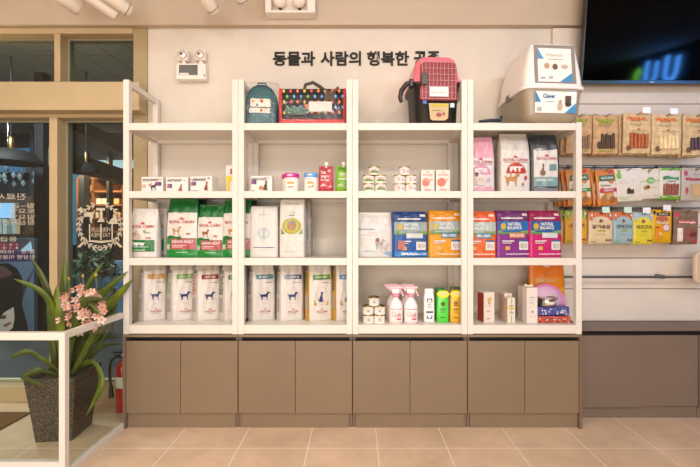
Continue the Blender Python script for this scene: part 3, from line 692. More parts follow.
# ================================================================ CYLINDER SPOTS
for k, (a, b, r, lab) in enumerate([((81, 8), (43, -18), .058, 'fat pale cylinder spotlight leftmost at the ceiling edge'), ((117, 16), (68, -19), .038, 'slim white cylinder spotlight second from left at ceiling edge'),
        ((131, 12), (90, -17), .042, 'white cylinder spotlight with dark rim, third from left at ceiling edge'), ((215, 12), (192, -21), .042, 'white cylinder spotlight above the emergency light'), ((244, 3), (229, -28), .042, 'white cylinder spotlight tip between emergency light and lamp box')]):
    p, q = P(a[0], a[1], 2.5), P(b[0], b[1], 2.33); ax = (p-q); L = ax.length
    root = thing('cylinder_spotlight', lab, 'spotlight', q, 0, 'white cylinder spotlights')
    mt = ax.to_track_quat('Z', 'Y').to_matrix().to_4x4(); wm = mat('#dccfc0', .45)
    m = MB(); m.lathe([(r*.6, 0), (r, .01), (r, L-.02), (r*.92, L-.003), (r*.85, L)], wm, 24, mtx=mt); m.build('barrel', root)
    if k >= 2:
      m = MB(); m.lathe([(r*1.02, L-.026), (r*1.02, L-.02)], mat('#8c7c6a', .5), 24, mtx=mt); m.build('rim', root)
    m = MB(); m.tube([(0, 0, .0), (0, 0, ROOM['ceil']-q.z)], .012, wm, 8); m.build('stem', root)
    if k in (2, 3):
        m = MB(); side = ax.cross(Vector((0, 1, 0))).normalized(); m.lathe([(.004, 0), (.004, .004)], black, 8, ax*.93-Vector((0, r, 0))*.98); m.build('screw', root)
# ================================================================ GOODS
S1, S2, S3, S4 = SZ
G = 'goods'
RC = 'ROYAL CANIN'
# ---- bay 1, second shelf: small supplement cartons
def pill(label, x0, x1, yt, txt, tc, extra, rz=0, d=2.46):
    return carton(label, x0, x1, yt, d, S2, .075, '#f4efe8', [('t', txt, .4, .8, .66, .17, tc, .03)]+extra, rz, 'small supplement cartons')
flagp = [('r', .64, .5, .78, .8, '#c9474f'), ('r', .78, .5, .93, .8, '#4b5a94'), ('disc', .66, .57, .75, .72, '#f0e6e0')]
pill('white supplement carton with red-blue emblem and dogs, leftmost on its shelf', 141.5, 163, 177, 'SYNOQUIN', '#45464e', [('t', 'EFA', .84, .84, .2, .1, '#cc4a4a'), ('r', .66, .42, .78, .68, '#b8505a'), ('r', .78, .42, .93, .68, '#4b5a94'), ('r', .05, .7, .4, .73, '#b9b3ad'), ('r', .05, .28, .2, .5, '#e8b3a4'), ('dog', .42, .1, .74, .62, '#3a3d52'), ('dog', .34, .35, .5, .62, '#c98a58')])
pill('white carton reading AKTIVAIT with a brown dog', 166, 188, 177.5, 'AKTIVAIT', '#55565c', [('r', .06, .28, .17, .56, '#b8606a'), ('r', .17, .28, .28, .56, '#4b5a94'), ('cat', .55, .04, .78, .56, '#a2573a'), ('r', .8, .78, .9, .82, '#77787c')])
pill('white carton reading URINAID, third from the left on its shelf', 190.5, 212, 176.5, 'URINAID', '#53545a', [('r', .04, .42, .15, .66, '#b8505a'), ('r', .15, .42, .27, .66, '#4b5a94'), ('cat', .62, .1, .85, .7, '#8d3b34'), ('r', .05, .03, .4, .09, '#6b6a6d'), ('r', .8, .84, .92, .92, '#8a898c')], rz=-.12)
pill('white carton with sitting cat beside the post under the backpack', 250.5, 272, 176, 'SYNOQUIN', '#67676d', [('t', 'EFA', .8, .88, .24, .08, '#cc4a4a'), ('r', .04, .5, .15, .78, '#b8505a'), ('r', .15, .5, .28, .78, '#4b5a94'), ('cat', .55, .12, .84, .76, '#5f4237'), ('disc', .4, .12, .56, .4, '#d5844f'), ('r', .05, .05, .2, .09, '#55565c')])
carton('tall white and yellow carton half hidden behind the first double post', 226, 245.5, 165.5, 2.50, S2, .07, '#f3eee6', [('r', .02, .42, .98, .62, '#efd53c'), ('r', .02, .02, .2, .42, '#e8d25a'), ('r', .22, .68, .36, .88, '#b8505a'), ('r', .36, .68, .46, .88, '#33365a'), ('dog', .3, .14, .55, .36, '#3c3c44'), ('r', .1, .02, .9, .05, '#4a4a4a')], 0, 'small supplement cartons')
# ---- bay 1, third shelf
def rcl(u, v, w, c='#c4342f', hv=.055):
    return [('crown', u-.1, v+hv*.7, u+.1, v+hv*1.9, c), ('t', RC, u, v, w, hv, c, .02)]
starter = rcl(.48, .64, .86, '#c8403a', .06)+[('dog', .08, .4, .28, .56, '#c9a88e'), ('disc', .2, .36, .42, .5, '#dcc3b0'), ('r', .06, .12, .94, .36, '#1e7d3a'), ('t', 'Starter', .36, .29, .52, .085, '#ffffff', .05), ('t', 'MOTHER & BABYDOG', .42, .22, .66, .03, '#ffffff'), ('r', .1, .145, .6, .16, '#cfe6cf'), ('r', .55, .5, .8, .52, '#8fb48f'), ('flow', .52, .52, .62, .57, '#7fae82'), ('r', .64, .39, .82, .42, '#c0665a')]
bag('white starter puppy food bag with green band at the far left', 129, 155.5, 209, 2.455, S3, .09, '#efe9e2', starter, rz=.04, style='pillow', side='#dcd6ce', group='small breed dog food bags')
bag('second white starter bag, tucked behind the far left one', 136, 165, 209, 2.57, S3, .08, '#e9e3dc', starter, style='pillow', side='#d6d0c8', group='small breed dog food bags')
def mini(dog, gcol='#12702f'):
    return [('r', 0, .33, 1, .73, '#ece5de'), ('flow', 0, .68, 1, .78, '#ece5de')]+rcl(.5, .61, .84, '#c23a35', .052)+[('dog', .18, .38, .52, .54, dog), ('r', 0, .0, 1, .33, '#159038'), ('r', .16, .14, .98, .32, '#c2535a'), ('flow', .02, .31, .5, .38, '#0f7030'), ('t', 'INDOOR ADULT', .56, .27, .7, .045, '#ffffff', .02), ('r', .2, .2, .7, .215, '#ecc9c6'), ('r', .2, .17, .55, .185, '#ecc9c6'), ('t', 'MINI', .07, .18, .1, .1, '#e9f5e6', .03), ('r', .35, .08, .75, .095, '#9fd6a6'), ('r', .68, .39, .8, .42, '#b8604f')]
GZ = [(.77, 1, '#12702f')]
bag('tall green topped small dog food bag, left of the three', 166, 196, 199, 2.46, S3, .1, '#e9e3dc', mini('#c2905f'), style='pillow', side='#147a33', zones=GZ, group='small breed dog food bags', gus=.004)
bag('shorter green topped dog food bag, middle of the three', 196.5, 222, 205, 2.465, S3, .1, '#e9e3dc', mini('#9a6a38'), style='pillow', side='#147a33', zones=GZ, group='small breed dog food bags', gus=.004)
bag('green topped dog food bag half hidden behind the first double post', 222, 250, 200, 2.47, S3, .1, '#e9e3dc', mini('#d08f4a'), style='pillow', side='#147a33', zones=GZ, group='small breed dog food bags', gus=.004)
for lab, a, b, t in (('dark green bag behind, between left and middle green topped bags', 176, 205, 200), ('dark green bag behind, showing right of the first double post', 228, 256, 201)):
    bag(lab, a, b, t, 2.60, S3, .08, '#0f5a28', mini('#a0703c'), zones=[(.6, 1, '#0d4a22')], side='#0f5a28', group='small breed dog food bags', gus=.004)
# ---- bay 1/2, bottom shelf: veterinary diet bags
def vet(band, text, shape, dark_='#2b3670', gold=False):
    o = [('r', .16, .7, .98, .775, band), ('t', text, .56, .737, .56, .034, '#f4efe8', .02), ('r', .55, .635, .92, .645, '#8a8792')]
    o += [('o', .26, .28, .84, .56, .04, '#d6cabb')] if not gold else [('r', .2, .25, .86, .58, '#c9a45c'), ('disc', .18, .235, .88, .6, '#ece5dc'), ('o', .24, .26, .84, .58, .05, '#d3c6b4')]
    if gold: o = o[:3]+[('tri', .2, .26, .34, .36, '#c9a045'), ('tri2', .74, .26, .86, .36, '#c9a045'), ('o', .26, .27, .82, .57, .05, '#d8cbb8')]
    o += [(shape, *((.3, .345, .8, .49) if shape == 'dog' else (.38, .32, .66, .5)), '#28326e'), ('crown', .5, .185, .62, .21, '#c8403a'), ('t', RC, .56, .155, .5, .03, '#c8403a', .02), ('r', .38, .115, .74, .12, '#c9a89a')]
    return o
GV = 'veterinary diet bags on the bottom shelves'
rz = R(30)
vb = [('white vet diet bag with amber yellow band and blue dog, far left', 144, 165.5, 261, '#e0a53a', 'CARDIAC', rz, '#8b8176'), ('white vet diet bag with light green band and blue dog', 173, 195, 261, '#86bb4c', 'URINARY S/O', rz, '#8fb45c'),
      ('white vet diet bag with dark red band and blue dog', 198, 219.5, 261.5, '#a83a3a', 'HEPATIC', R(26), '#c46a60'), ('vet diet bag with dark green band half behind the first double post', 225, 246, 262, '#3c7a58', 'RENAL', R(26), '#4a6a52')]
for k, (lab, a, b, t, c, tx, r_, sc) in enumerate(vb):
    bag(lab, a, b, t, 2.50, S4, .10, '#ece5dc', vet(c, tx, 'dog'), r_, 'tall', '#cbc4bb', [(.84, 1, '#d6cbbd')], GV, sidetext=(tx, sc, .45, .78), n=6)  # greyer top zone: shading of the backward slope put into the colour
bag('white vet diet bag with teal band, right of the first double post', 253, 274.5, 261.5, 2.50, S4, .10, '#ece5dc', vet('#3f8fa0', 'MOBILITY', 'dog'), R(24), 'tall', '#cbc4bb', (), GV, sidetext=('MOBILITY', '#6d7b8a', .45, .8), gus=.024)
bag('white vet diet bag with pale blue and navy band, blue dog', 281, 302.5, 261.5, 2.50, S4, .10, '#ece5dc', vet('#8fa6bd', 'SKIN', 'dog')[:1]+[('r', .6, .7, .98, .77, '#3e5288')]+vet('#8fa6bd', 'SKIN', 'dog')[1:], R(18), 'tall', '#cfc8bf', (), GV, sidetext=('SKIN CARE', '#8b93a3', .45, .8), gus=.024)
bag('gold sided vet cat food bag with green band', 309.5, 331.5, 261.5, 2.50, S4, .10, '#ece5dc', vet('#6fae3c', 'URINARY', 'cat', gold=True)+[('r', .16, .695, .98, .705, '#3a3a3a')], R(16), 'tall', '#c99a35', (), GV, sidetext=('URINARY', '#5f7a34', .5, .82), gus=.024)
bag('gold sided vet cat food bag with blue band behind the middle post', 336.5, 356.5, 261.5, 2.51, S4, .10, '#ece5dc', vet('#3c8fc0', 'RENAL', 'cat', gold=True)+[('r', .5, .7, .98, .77, '#2b3a78')], R(12), 'tall', '#c99a35', (), GV, sidetext=('RENAL', '#3a5f8a', .5, .82), gus=.024)
# ---- bay 2, third shelf: two white bags
bag('white bag with round pale blue emblem under the backpack bay', 250, 277.5, 206.5, 2.47, S3, .09, '#ebe5dd', [('o', .28, .36, .72, .58, .14, '#a9c3cc'), ('o', .36, .4, .64, .54, .2, '#b7ced4'), ('r', .47, .36, .53, .58, '#a9c3cc'), ('r', .12, .185, .9, .2, '#5a6a9a'), ('r', .3, .13, .7, .14, '#c9c6c6'), ('r', .49, .2, .5, .98, '#dcd5cc'), ('r', .3, .84, .7, .85, '#cfc8c0')], .05, 'block', '#dfd8d0', (), 'white pet food sacks', n=7)
bag('taller white bag with yellow green wreath emblem', 279.5, 304, 199.5, 2.47, S3, .09, '#ece6dd', [('disc', .1, .4, .9, .68, '#b9b53a'), ('tri', .06, .4, .22, .5, '#6f9a3c'), ('tri2', .78, .4, .94, .5, '#6f9a3c'), ('disc', .22, .44, .78, .66, '#d8c34a'), ('disc', .3, .47, .7, .64, '#8f9aa0'), ('disc', .38, .48, .62, .6, '#d08a4a'), ('r', .38, .72, .62, .735, '#7d9a4a'), ('crown', .35, .76, .65, .82, '#d9d2c8'), ('r', .2, .1, .8, .11, '#c9d0bd'), ('r', .2, .93, .8, .94, '#b9b2aa')], -.06, 'block', '#d9d2ca', (), 'white pet food sacks', n=7)
bag('grey green sack just behind the wreath emblem bag', 286, 311, 200, 2.58, S3, .08, '#a9a79c', [('r', .1, .3, .9, .5, '#94968c')], 0, 'block', '#8f9088', (), 'white pet food sacks', n=7)
# ---- bay 2, second shelf: tubs and pouches
def tub(label, xc, yt, wpx, d, capc, layers, group='supplement tubs with coloured lids'):
    r = wpx/2*d/F; h = wz(yt, d)-S2
    root = thing('supplement_tub', label, 'tub', (wx(xc, d), d, S2), 0, group)
    m = MB(); m.lathe([(r*.9, 0), (r*.95, .004), (r*.97, h*.75), (r*.9, h*.78)], mat('#f2ebe3', .35), 28)
    printit(m, cyl_S(r*.965, 0, h), layers, card); m.build('tub_body', root)
    m = MB(); m.lathe([(r, h*.76), (r*1.02, h*.78), (r*1.02, h*.97), (r*.97, h), (.001, h)], mat(capc, .35), 28)
    printit(m, cyl_S(r*1.022, 0, h), [('r', .3, .84, .62, .92, '#f4dfe8')], card); m.build('cap', root)
tl_ = [('r', .2, .66, .6, .69, '#9a96a0'), ('r', .3, .4, .75, .5, '#e2b26a'), ('r', .35, .2, .7, .28, '#e6a85a'), ('r', .25, .52, .7, .55, '#d9c7a8')]
tub('white tub with magenta lid in front of its twin', 291.5, 174, 15, 2.46, '#cc2f95', tl_)
tub('white tub with magenta lid half hidden behind its twin', 288.5, 175, 13, 2.56, '#b82a86', tl_)
tub('white tub with sky blue lid beside the red pouch', 311, 173.5, 14, 2.46, '#5fa6d6', tl_+[('r', .62, .3, .8, .34, '#6fa0d0')])
def spout_pouch(label, x0, x1, yt, ysp, base, layers, cap='#f4efe9'):
    d = 2.455; root = bag(label, x0, x1, yt, d, S2, .04, base, layers, 0, 'flat', group='spout pouches on the second shelf', name='spout_pouch', cat='pouch', n=2.6)
    h = wz(yt, d)-S2; m = MB(); hh = wz(ysp, d)-wz(yt, d)
    m.lathe([(.007, -.006), (.007, hh*.3), (.0125, hh*.32), (.0125, hh*.9), (.009, hh), (.001, hh)], mat(cap, .35), 16, (.002, 0, h)); m.build('spout_cap', root)
pcol = [('flow', .12, 0, .9, .34, '#f1e3d6')]
spout_pouch('red spout pouch with white cap in the backpack bay', 318.5, 333, 166.5, 162, '#cf3f4c', pcol+[('r', .1, .85, .9, .98, '#b52c3c'), ('t', 'Yum', .32, .78, .4, .14, '#ffffff', .03), ('t', 'yogurt', .45, .6, .6, .14, '#ffe9e9', .03), ('t', 'for dogs', .45, .46, .6, .1, '#ffffff', .03), ('disc', .62, .78, .85, .9, '#f0c0c0')])
spout_pouch('lime green spout pouch with white cap by the middle post', 335.5, 351, 166, 161.5, '#7fc02a', pcol+[('r', .1, .85, .9, .98, '#5fa01c'), ('disc', .25, .55, .85, .8, '#b8e060'), ('t', 'Yum', .45, .7, .5, .13, '#ffffff', .03), ('t', 'apple', .5, .5, .6, .12, '#f4ffe0', .03)])
# ---- top: backpack and carrier bag wrapped in clear plastic
wrap = clear('cellophane', '#ffffff', 1.7, .09, 1.0, 1.0)
bk = thing('backpack', 'small teal pet backpack in clear plastic on the shelf top', 'backpack', (wx(262, 2.53), 2.53, S1), .08)
teal = mat('#2a6068', .7, 'fabric'); hh = wz(84, 2.5)-S1; ww = 33*2.5/F
def dome(t):                                             # half-width at height fraction
    return ww/2*(1 if t < .45 else sqrt(max(0.02, 1-((t-.45)/.58)**2.2)))*(.92+.08*min(1, t*8))
m = MB(); rs = []
for i in range(15):
    t = i/14; a = dome(t); b = .055*sqrt(max(.05, 1-max(0, (t-.6)/.42)**2)); 
    rs.append([Vector((a*math.copysign(abs(cos(2*pi*j/28))**.55, cos(2*pi*j/28)), b*math.copysign(abs(sin(2*pi*j/28))**.55, sin(2*pi*j/28)), t*hh)) for j in range(28)])
m.rings(rs, teal, True, True)
SB = lambda u, v, off: Vector(((u-.5)*ww, -.056*sqrt(max(.1, 1-max(0, (v-.6)/.42)**2))-off, v*hh))
for k in range(9): 
    u, v = .2+.6*((k*37) % 11)/11, .06+.86*((k*53) % 13)/13
    printit(m, SB, [('disc', u-.025, v-.025, u+.025, v+.025, '#5f8a88')], lambda c: mat(c, .7))
m.build('pack_body', bk)
m = MB(); m.box(-ww*.3, ww*.3, -.072, -.05, hh*.42, hh*.62, mat('#e6dccb', .7, 'fabric'), .012)
printit(m, lambda u, v, off: Vector(((u-.5)*ww*.6, -.0722-off, hh*.42+v*hh*.2)), [('disc', .5, .45, .66, .85, '#d8433a'), ('disc', .1, .5, .22, .8, '#e0a04a'), ('disc', .3, .1, .42, .4, '#5a7f96')], lambda c: mat(c, .7)); m.build('flap_pocket', bk)
m = MB(); m.box(-ww*.32, ww*.3, -.078, -.052, hh*.06, hh*.4, teal, .014); m.box(-ww*.32, ww*.3, -.0795, -.0775, hh*.28, hh*.39, mat('#ddd2c2', .7, 'fabric'), .0008)
printit(m, lambda u, v, off: Vector(((u-.5)*ww*.6, -.0797-off, hh*.28+v*hh*.11)), [('disc', .5, .2, .64, .8, '#d8433a')], lambda c: mat(c, .7)); m.build('front_pocket', bk)
m = MB(); m.tube([(-.03, 0, hh*.97), (-.025, 0, hh*1.06), (.025, 0, hh*1.06), (.03, 0, hh*.97)], .005, teal, 8); m.build('grab_handle', bk)
m = MB(); m.tube([(-ww*.44, -.035, .01), (-ww*.47, -.04, hh*.5), (-ww*.3, -.035, hh*.86), (0, -.03, hh*.96), (ww*.3, -.035, hh*.86), (ww*.46, -.04, hh*.5), (ww*.44, -.035, .01)], .005, mat('#14222a', .6), 8); m.build('piping', bk)
def wrapmesh(root, rx, ry, h, seed):
    m = MB(); rnd = random.Random(seed); rs = []
    for i in range(9):
        t = i/8; q = 1 if t < .8 else 1-.12*(t-.8)/.2; ring_ = []
        for j in range(40):
            a = 2*pi*j/40; e = .3; w_ = 1+rnd.uniform(-.03, .03)
            ring_.append(Vector((rx*w_*q*math.copysign(abs(cos(a))**e, cos(a)), ry*w_*(1 if t < .6 else 1-.75*(t-.6)/.4)*math.copysign(abs(sin(a))**e, sin(a)), .002+t*h*(1+rnd.uniform(-.02, .02)))))
        rs.append(ring_)
    m.rings(rs, wrap, True, True); o = m.build('plastic_wrap', root); o['label'] = 'crinkled clear plastic wrap'
wrapmesh(bk, ww/2*1.1, .085, hh*1.05, 5)
tb_ = thing('pet_carrier_bag', 'black pet carrier bag with coloured dots and red trim in plastic', 'bag', (wx(313.5, 2.54), 2.54, S1))
ww = 65*2.5/F; hh = wz(89.5, 2.5)-S1; nv = mat('#1d1c22', .75, 'fabric'); rd = mat('#cc2f33', .6, 'fabric')
m = MB(); m.box(-ww/2, ww/2, -.06, .06, .045, hh, nv, .012)
SB = lambda u, v, off: Vector(((u-.5)*ww, -.06-off, v*hh)); dots = []
cc = ['#f0c04a', '#5a9ad8', '#ee5448', '#84bc5c', '#f88a44', '#74aee8']
for r_ in range(5):
    for k in range(9):
        u = .07+k*.105+(.05 if r_ % 2 else 0); v = .36+r_*.135
        if u < .97: dots.append(('disc', u-.018, v-.042, u+.018, v+.042, cc[(k*2+r_*3) % 6]))
dots += [('disc', .39, .42, .45, .56, '#d97a3a'), ('r', .1, .3, .42, .46, '#3f6a5a'), ('r', .45, .36, .8, .62, '#d9d3cb')]
printit(m, SB, dots, lambda c: mat(c, .7)); m.build('bag_body', tb_)
m = MB(); m.box(-ww/2-.004, ww/2+.004, -.064, .064, 0, .048, rd, .006); m.box(-ww/2-.005, -ww/2+.014, -.063, .063, .048, hh, rd, .004); m.box(ww/2-.014, ww/2+.005, -.063, .063, .048, hh, rd, .004); m.build('red_trim', tb_)
m = MB(); m.tube([(-.06, -.03, hh-.01), (-.05, -.03, hh+.035), (0, -.03, hh+.05), (.05, -.03, hh+.02), (.1, -.05, hh-.03)], .011, mat('#4a4238', .8, 'fabric'), 8); m.build('handle', tb_)
m = MB(); m.box(.075, .15, -.08, -.062, hh*.66, hh*.9, mat('#5a5042', .8, 'fabric'), .008); m.tube([(.08, -.075, hh*.95), (.12, -.08, hh*.8), (.17, -.075, hh*1.0)], .01, mat('#5a5042', .8, 'fabric'), 8); m.build('bow_strap', tb_)
wrapmesh(tb_, ww/2*1.03, .09, hh*1.04, 9)
# ---- bay 3 top: pet carrier
pcx, pd = wx(435.3, 2.5), 2.455
pc_ = thing('pet_carrier', 'pink and black plastic pet carrier with wire door on shelf top', 'pet carrier', (pcx, pd+.16, S1), R(3))
pink = mat('#f07a8c', .3, coat=.3); pblk = mat('#211d1a', .35); L2 = .155
cw = 47*2.48/F/2; H = wz(56, 2.48)-S1; zs = wz(83, 2.48)-S1                       # half width, total height, shell seam
def rr(a, b, x, z0):                                     # rounded rectangle ring, plan view
    return [Vector((x[0]+a*math.copysign(abs(cos(2*pi*j/40))**.35, cos(2*pi*j/40)), x[1]+b*math.copysign(abs(sin(2*pi*j/40))**.35, sin(2*pi*j/40)), z0)) for j in range(40)]
m = MB(); m.rings([rr(cw*.8, L2*.88, (0, 0), 0), rr(cw*.9, L2*.95, (0, 0), .012), rr(cw*.97, L2*.98, (0, 0), zs-.02), rr(cw*1.1, L2*1.05, (0, 0), zs-.016), rr(cw*1.1, L2*1.05, (0, 0), zs)], pblk); m.build('base_tub', pc_)
m = MB(); m.rings([rr(cw*1.12, L2*1.06, (0, 0), zs+.001), rr(cw*1.1, L2*1.04, (0, 0), zs+.014), rr(cw*1.02, L2, (0, 0), zs+.03), rr(cw*.95, L2*.98, (0, 0), zs+(H-zs)*.55), rr(cw*.86, L2*.94, (0, 0), zs+(H-zs)*.85), rr(cw*.72, L2*.85, (0, 0), H-.006), rr(cw*.5, L2*.6, (0, 0), H)], pink); m.build('top_shell', pc_)
fz0, fz1 = wz(101, 2.46)-S1, wz(62.5, 2.46)-S1; dx0, dx1 = -cw*.78, cw*.8; fy = -L2*1.0
dr = MB(); dr.prism([(dx0, fz0+.01), (dx0+.015, fz0), (dx1-.015, fz0), (dx1, fz0+.01), (dx1-.005, fz1-.02), (dx1-.03, fz1), (dx0+.03, fz1), (dx0+.005, fz1-.02)], fy-.012, fy+.01, mat('#8d1428', .4)); do = dr.build('door_opening', pc_); do['label'] = 'dark red front opening'
wm = MB(); wire = mat('#dcbcb6', .4, metal=.7)
for k in range(10):
    x = dx0+.012+(dx1-dx0-.024)*k/9; wm.tube([(x, fy-.022, fz0+.006), (x, fy-.022, fz1-.006)], .0012, wire, 6)
for k in range(7):
    z = fz0+.008+(fz1-fz0-.016)*k/6; wm.tube([(dx0+.008, fy-.0235, z), (dx1-.008, fy-.0235, z)], .0012, wire, 6)
wd = wm.build('wire_door', pc_)
m = MB(); m.box(dx0+.004, dx0+.045, fy-.04, fy-.024, fz0+(fz1-fz0)*.36, fz0+(fz1-fz0)*.66, mat('#3b3936', .4), .005); m.build('latch', wd)
m = MB(); m.box(dx0+.06, dx0+.185, fy-.0215, fy-.0125, fz0+.022, fz0+.085, mat('#e6e6e4', .5), .002); m.build('white_card', pc_)
m = MB(); ty0, ty1 = wz(121, 2.45)-S1, wz(104, 2.45)-S1
m.prism([(-.055, ty0+.01), (-.04, ty0), (.04, ty0), (.06, ty0+.015), (.065, ty1), (-.065, ty1)], fy-.024, fy-.017, mat('#c9b184', .6))
printit(m, lambda u, v, off: Vector(((u-.5)*.12, fy-.0245-off, ty0+v*(ty1-ty0))), [('r', .1, .8, .95, .95, '#d9c53e'), ('disc', .35, .2, .65, .45, '#b0525a'), ('disc', .68, .25, .82, .5, '#c46a6a'), ('r', .15, .55, .6, .6, '#9a8a66')], card); m.build('paper_tag', pc_)
m = MB(); m.box(-cw*.66, -cw*.5, fy-.016, fy-.004, ty1-.002, ty1+.02, mat('#3f6fb4', .5), .001); m.build('sticker', pc_); m = MB(); m.box(cw*.5, cw*.68, fy-.016, fy-.004, ty1-.022, ty1+.006, mat('#c9dbe6', .5), .001); m.build('sticker', pc_)
m = MB(); m.tube([(-cw*1.08, -.13, zs+.004), (-cw*1.3, -.12, zs-.006), (-cw*1.5, -.11, zs-.045), (-cw*1.56, -.11, zs-.09), (-cw*1.5, -.11, zs-.12)], [.014, .016, .016, .014, .012], pblk, 12); m.build('carry_handle', pc_)
m = MB(); m.box(cw*1.02, cw*1.2, -.15, -.1, zs-.03, zs+.02, pblk, .008); m.build('side_clip', pc_); m = MB(); m.box(-cw*1.2, -cw*1.02, -.15, -.1, zs-.03, zs+.02, pblk, .008); m.build('side_clip', pc_)
# ---- bay 3 second shelf: cans and boxes
gcan = [('t', 'COMPLETE', .5, .72, .5, .14, '#c85a4a', .02), ('r', .12, .12, .9, .42, '#6fa04a'), ('disc', .3, .3, .6, .6, '#5f9440'), ('r', .2, .5, .8, .56, '#d98a7a')]
pcan = [('r', .3, .3, .55, .6, '#efb0ac'), ('t', 'MINCE', .42, .72, .4, .14, '#d9827a', .02), ('cat', .66, .22, .84, .6, '#4a4a4c'), ('r', .2, .15, .6, .22, '#e6a6a0')]
def pyramid(xs, d, Z, h, wpx, layers, group, labs, yt, base, lidc):
    p = None
    for k, (x, lv) in enumerate(xs):
        z = Z+lv*(h+.0004)
        if p is None:
            p, _ = can(labs[k], x, 0, h*F/d, d, z, wpx, group, layers, base, lidc)
        else: dup(p, (wx(x, d), d, z), labs[k])
def pl(desc): return ['%s can, bottom left of its stack'%desc, '%s can, bottom right of its stack'%desc, '%s can, middle left of its stack'%desc, '%s can, middle right of its stack'%desc, '%s can, alone on top of its stack'%desc]
pyramid([(368.6, 0), (380.8, 0), (368.3, 1), (380.5, 1), (374, 2)], 2.46, S2, .0535, 11.2, gcan, 'green label cat food cans', pl('small green label food'), 167, '#f3ece2', '#c9b98a')
pyramid([(399.3, 0), (411, 0), (399.2, 1), (411, 1), (404.3, 2)], 2.46, S2, .0535, 11, pcan, 'pink label cat food cans', pl('small pink label food'), 167, '#f6e8e2', '#c9b98a')
bx1 = [('t', RC, .5, .78, .66, .07, '#d9705f', .02), ('disc', .08, .25, .66, .64, '#eaa08c'), ('flow', .15, .3, .55, .55, '#d97f6c'), ('r', .25, .08, .75, .13, '#d99a8a'), ('disc', .6, .5, .9, .62, '#e6c3a2'), ('r', .4, .88, .6, .93, '#e0b0a2')]
carton('white cat food box with peach picture, left of the pair', 421, 434.5, 170, 2.46, S2, .06, '#f3e9e0', bx1, 0, 'cat food boxes with peach pictures')
carton('white cat food box with salmon red picture, right of the pair', 436, 450, 170, 2.46, S2, .06, '#f3e9e0', [l if l[0] != 'disc' or l[1] > .5 else ('disc', .08, .25, .7, .64, '#dc7d62') for l in bx1], 0, 'cat food boxes with peach pictures')
# ---- bay 3 third shelf
bag('white pet food bag with pale blue base and small dogs picture', 357.5, 392, 213, 2.47, S3, .1, '#ece7e2', [('flow', 0, .02, 1, .16, '#9cc3e6'), ('r', .0, .62, .5, .645, '#8fa9c6'), ('r', .05, .5, .6, .51, '#d9c3bb'), ('dog', .5, .18, .82, .42, '#b9aaa2'), ('disc', .52, .34, .64, .44, '#a05a48'), ('dog', .62, .1, .95, .32, '#cfc6c0'), ('r', .3, .55, .55, .56, '#c9bdb6')], .04, 'pillow', '#dfd9d3', (), 'boxed shape pet food bags on the third shelf', n=5)
def can_bag(lab, x0, x1, yt, base, top, mid, band, rz=0, text='SMALL BREED', d=2.46, extra=()):
    lay = [('r', 0, .78, 1, .985, top), ('r', .1, .83, .8, .86, '#e9e2da'), ('r', .78, .9, .95, .95, '#f0e6dc'), ('r', 0, .5, 1, .78, mid), ('r', 0, .5, 1, .545, '#6f9a5a'), ('flow', 0, .53, 1, .6, '#88a66a'), ('t', 'NATURAL', .52, .72, .42, .07, '#f4f6f8', .03), ('t', 'BALANCE', .52, .64, .46, .07, '#f4f6f8', .03), ('disc', .08, .6, .26, .74, '#d0b03c'),
           ('r', .36, .42, .86, .53, band), ('t', text, .6, .475, .44, .055, '#ffffff', .02), ('r', .66, .16, .95, .38, '#f1ece6'), ('r', .66, .34, .95, .38, '#4a6a9a'), ('r', .7, .2, .8, .3, '#c9c3be'), ('r', .82, .2, .92, .3, '#d5cfca'), ('r', .12, .34, .5, .365, '#f2ece6'), ('r', .12, .3, .42, .32, '#e6dcd4'), ('r', .22, .16, .36, .24, '#e6b35a'), ('t', 'Limited Ingredient Diet', .6, .07, .72, .05, '#ffffff', .02)]
    return bag(lab, x0, x1, yt, d, S3, .1, base, lay+list(extra), rz, 'block', base, [(.78, 1, top)], 'boxed shape pet food bags on the third shelf', n=7, taper=.02)
can_bag('navy blue and bright blue boxy dog food bag', 394, 427.5, 212, '#275fae', '#1a4280', '#9fb3b4', '#d8dde2', R(6), extra=[('r', .0, .02, 1, .13, '#2a86d0'), ('t', 'SMALL', .45, .08, .5, .055, '#ffffff', .03), ('r', .1, .18, .3, .36, '#c46a5a')])
can_bag('yellow orange boxy dog food bag beside the post', 429.5, 462, 211, '#eda51e', '#e2940f', '#a9bcb8', '#4a86b0', R(4))
can_bag('orange boxy dog food bag right of the third double post', 465, 496, 212, '#ea6a24', '#e2601c', '#b4c3bc', '#5a8fae', R(-2))
can_bag('purple boxy dog food bag with blue middle', 497.5, 529.5, 211, '#913a94', '#6e2c6a', '#2a72bc', '#d9885a', R(6), text='DUCK')
can_bag('magenta boxy dog food bag at the right end of the shelf', 530.5, 561.5, 211, '#d6267a', '#9c1c50', '#2462b0', '#d9dde4', R(5), text='VENISON')
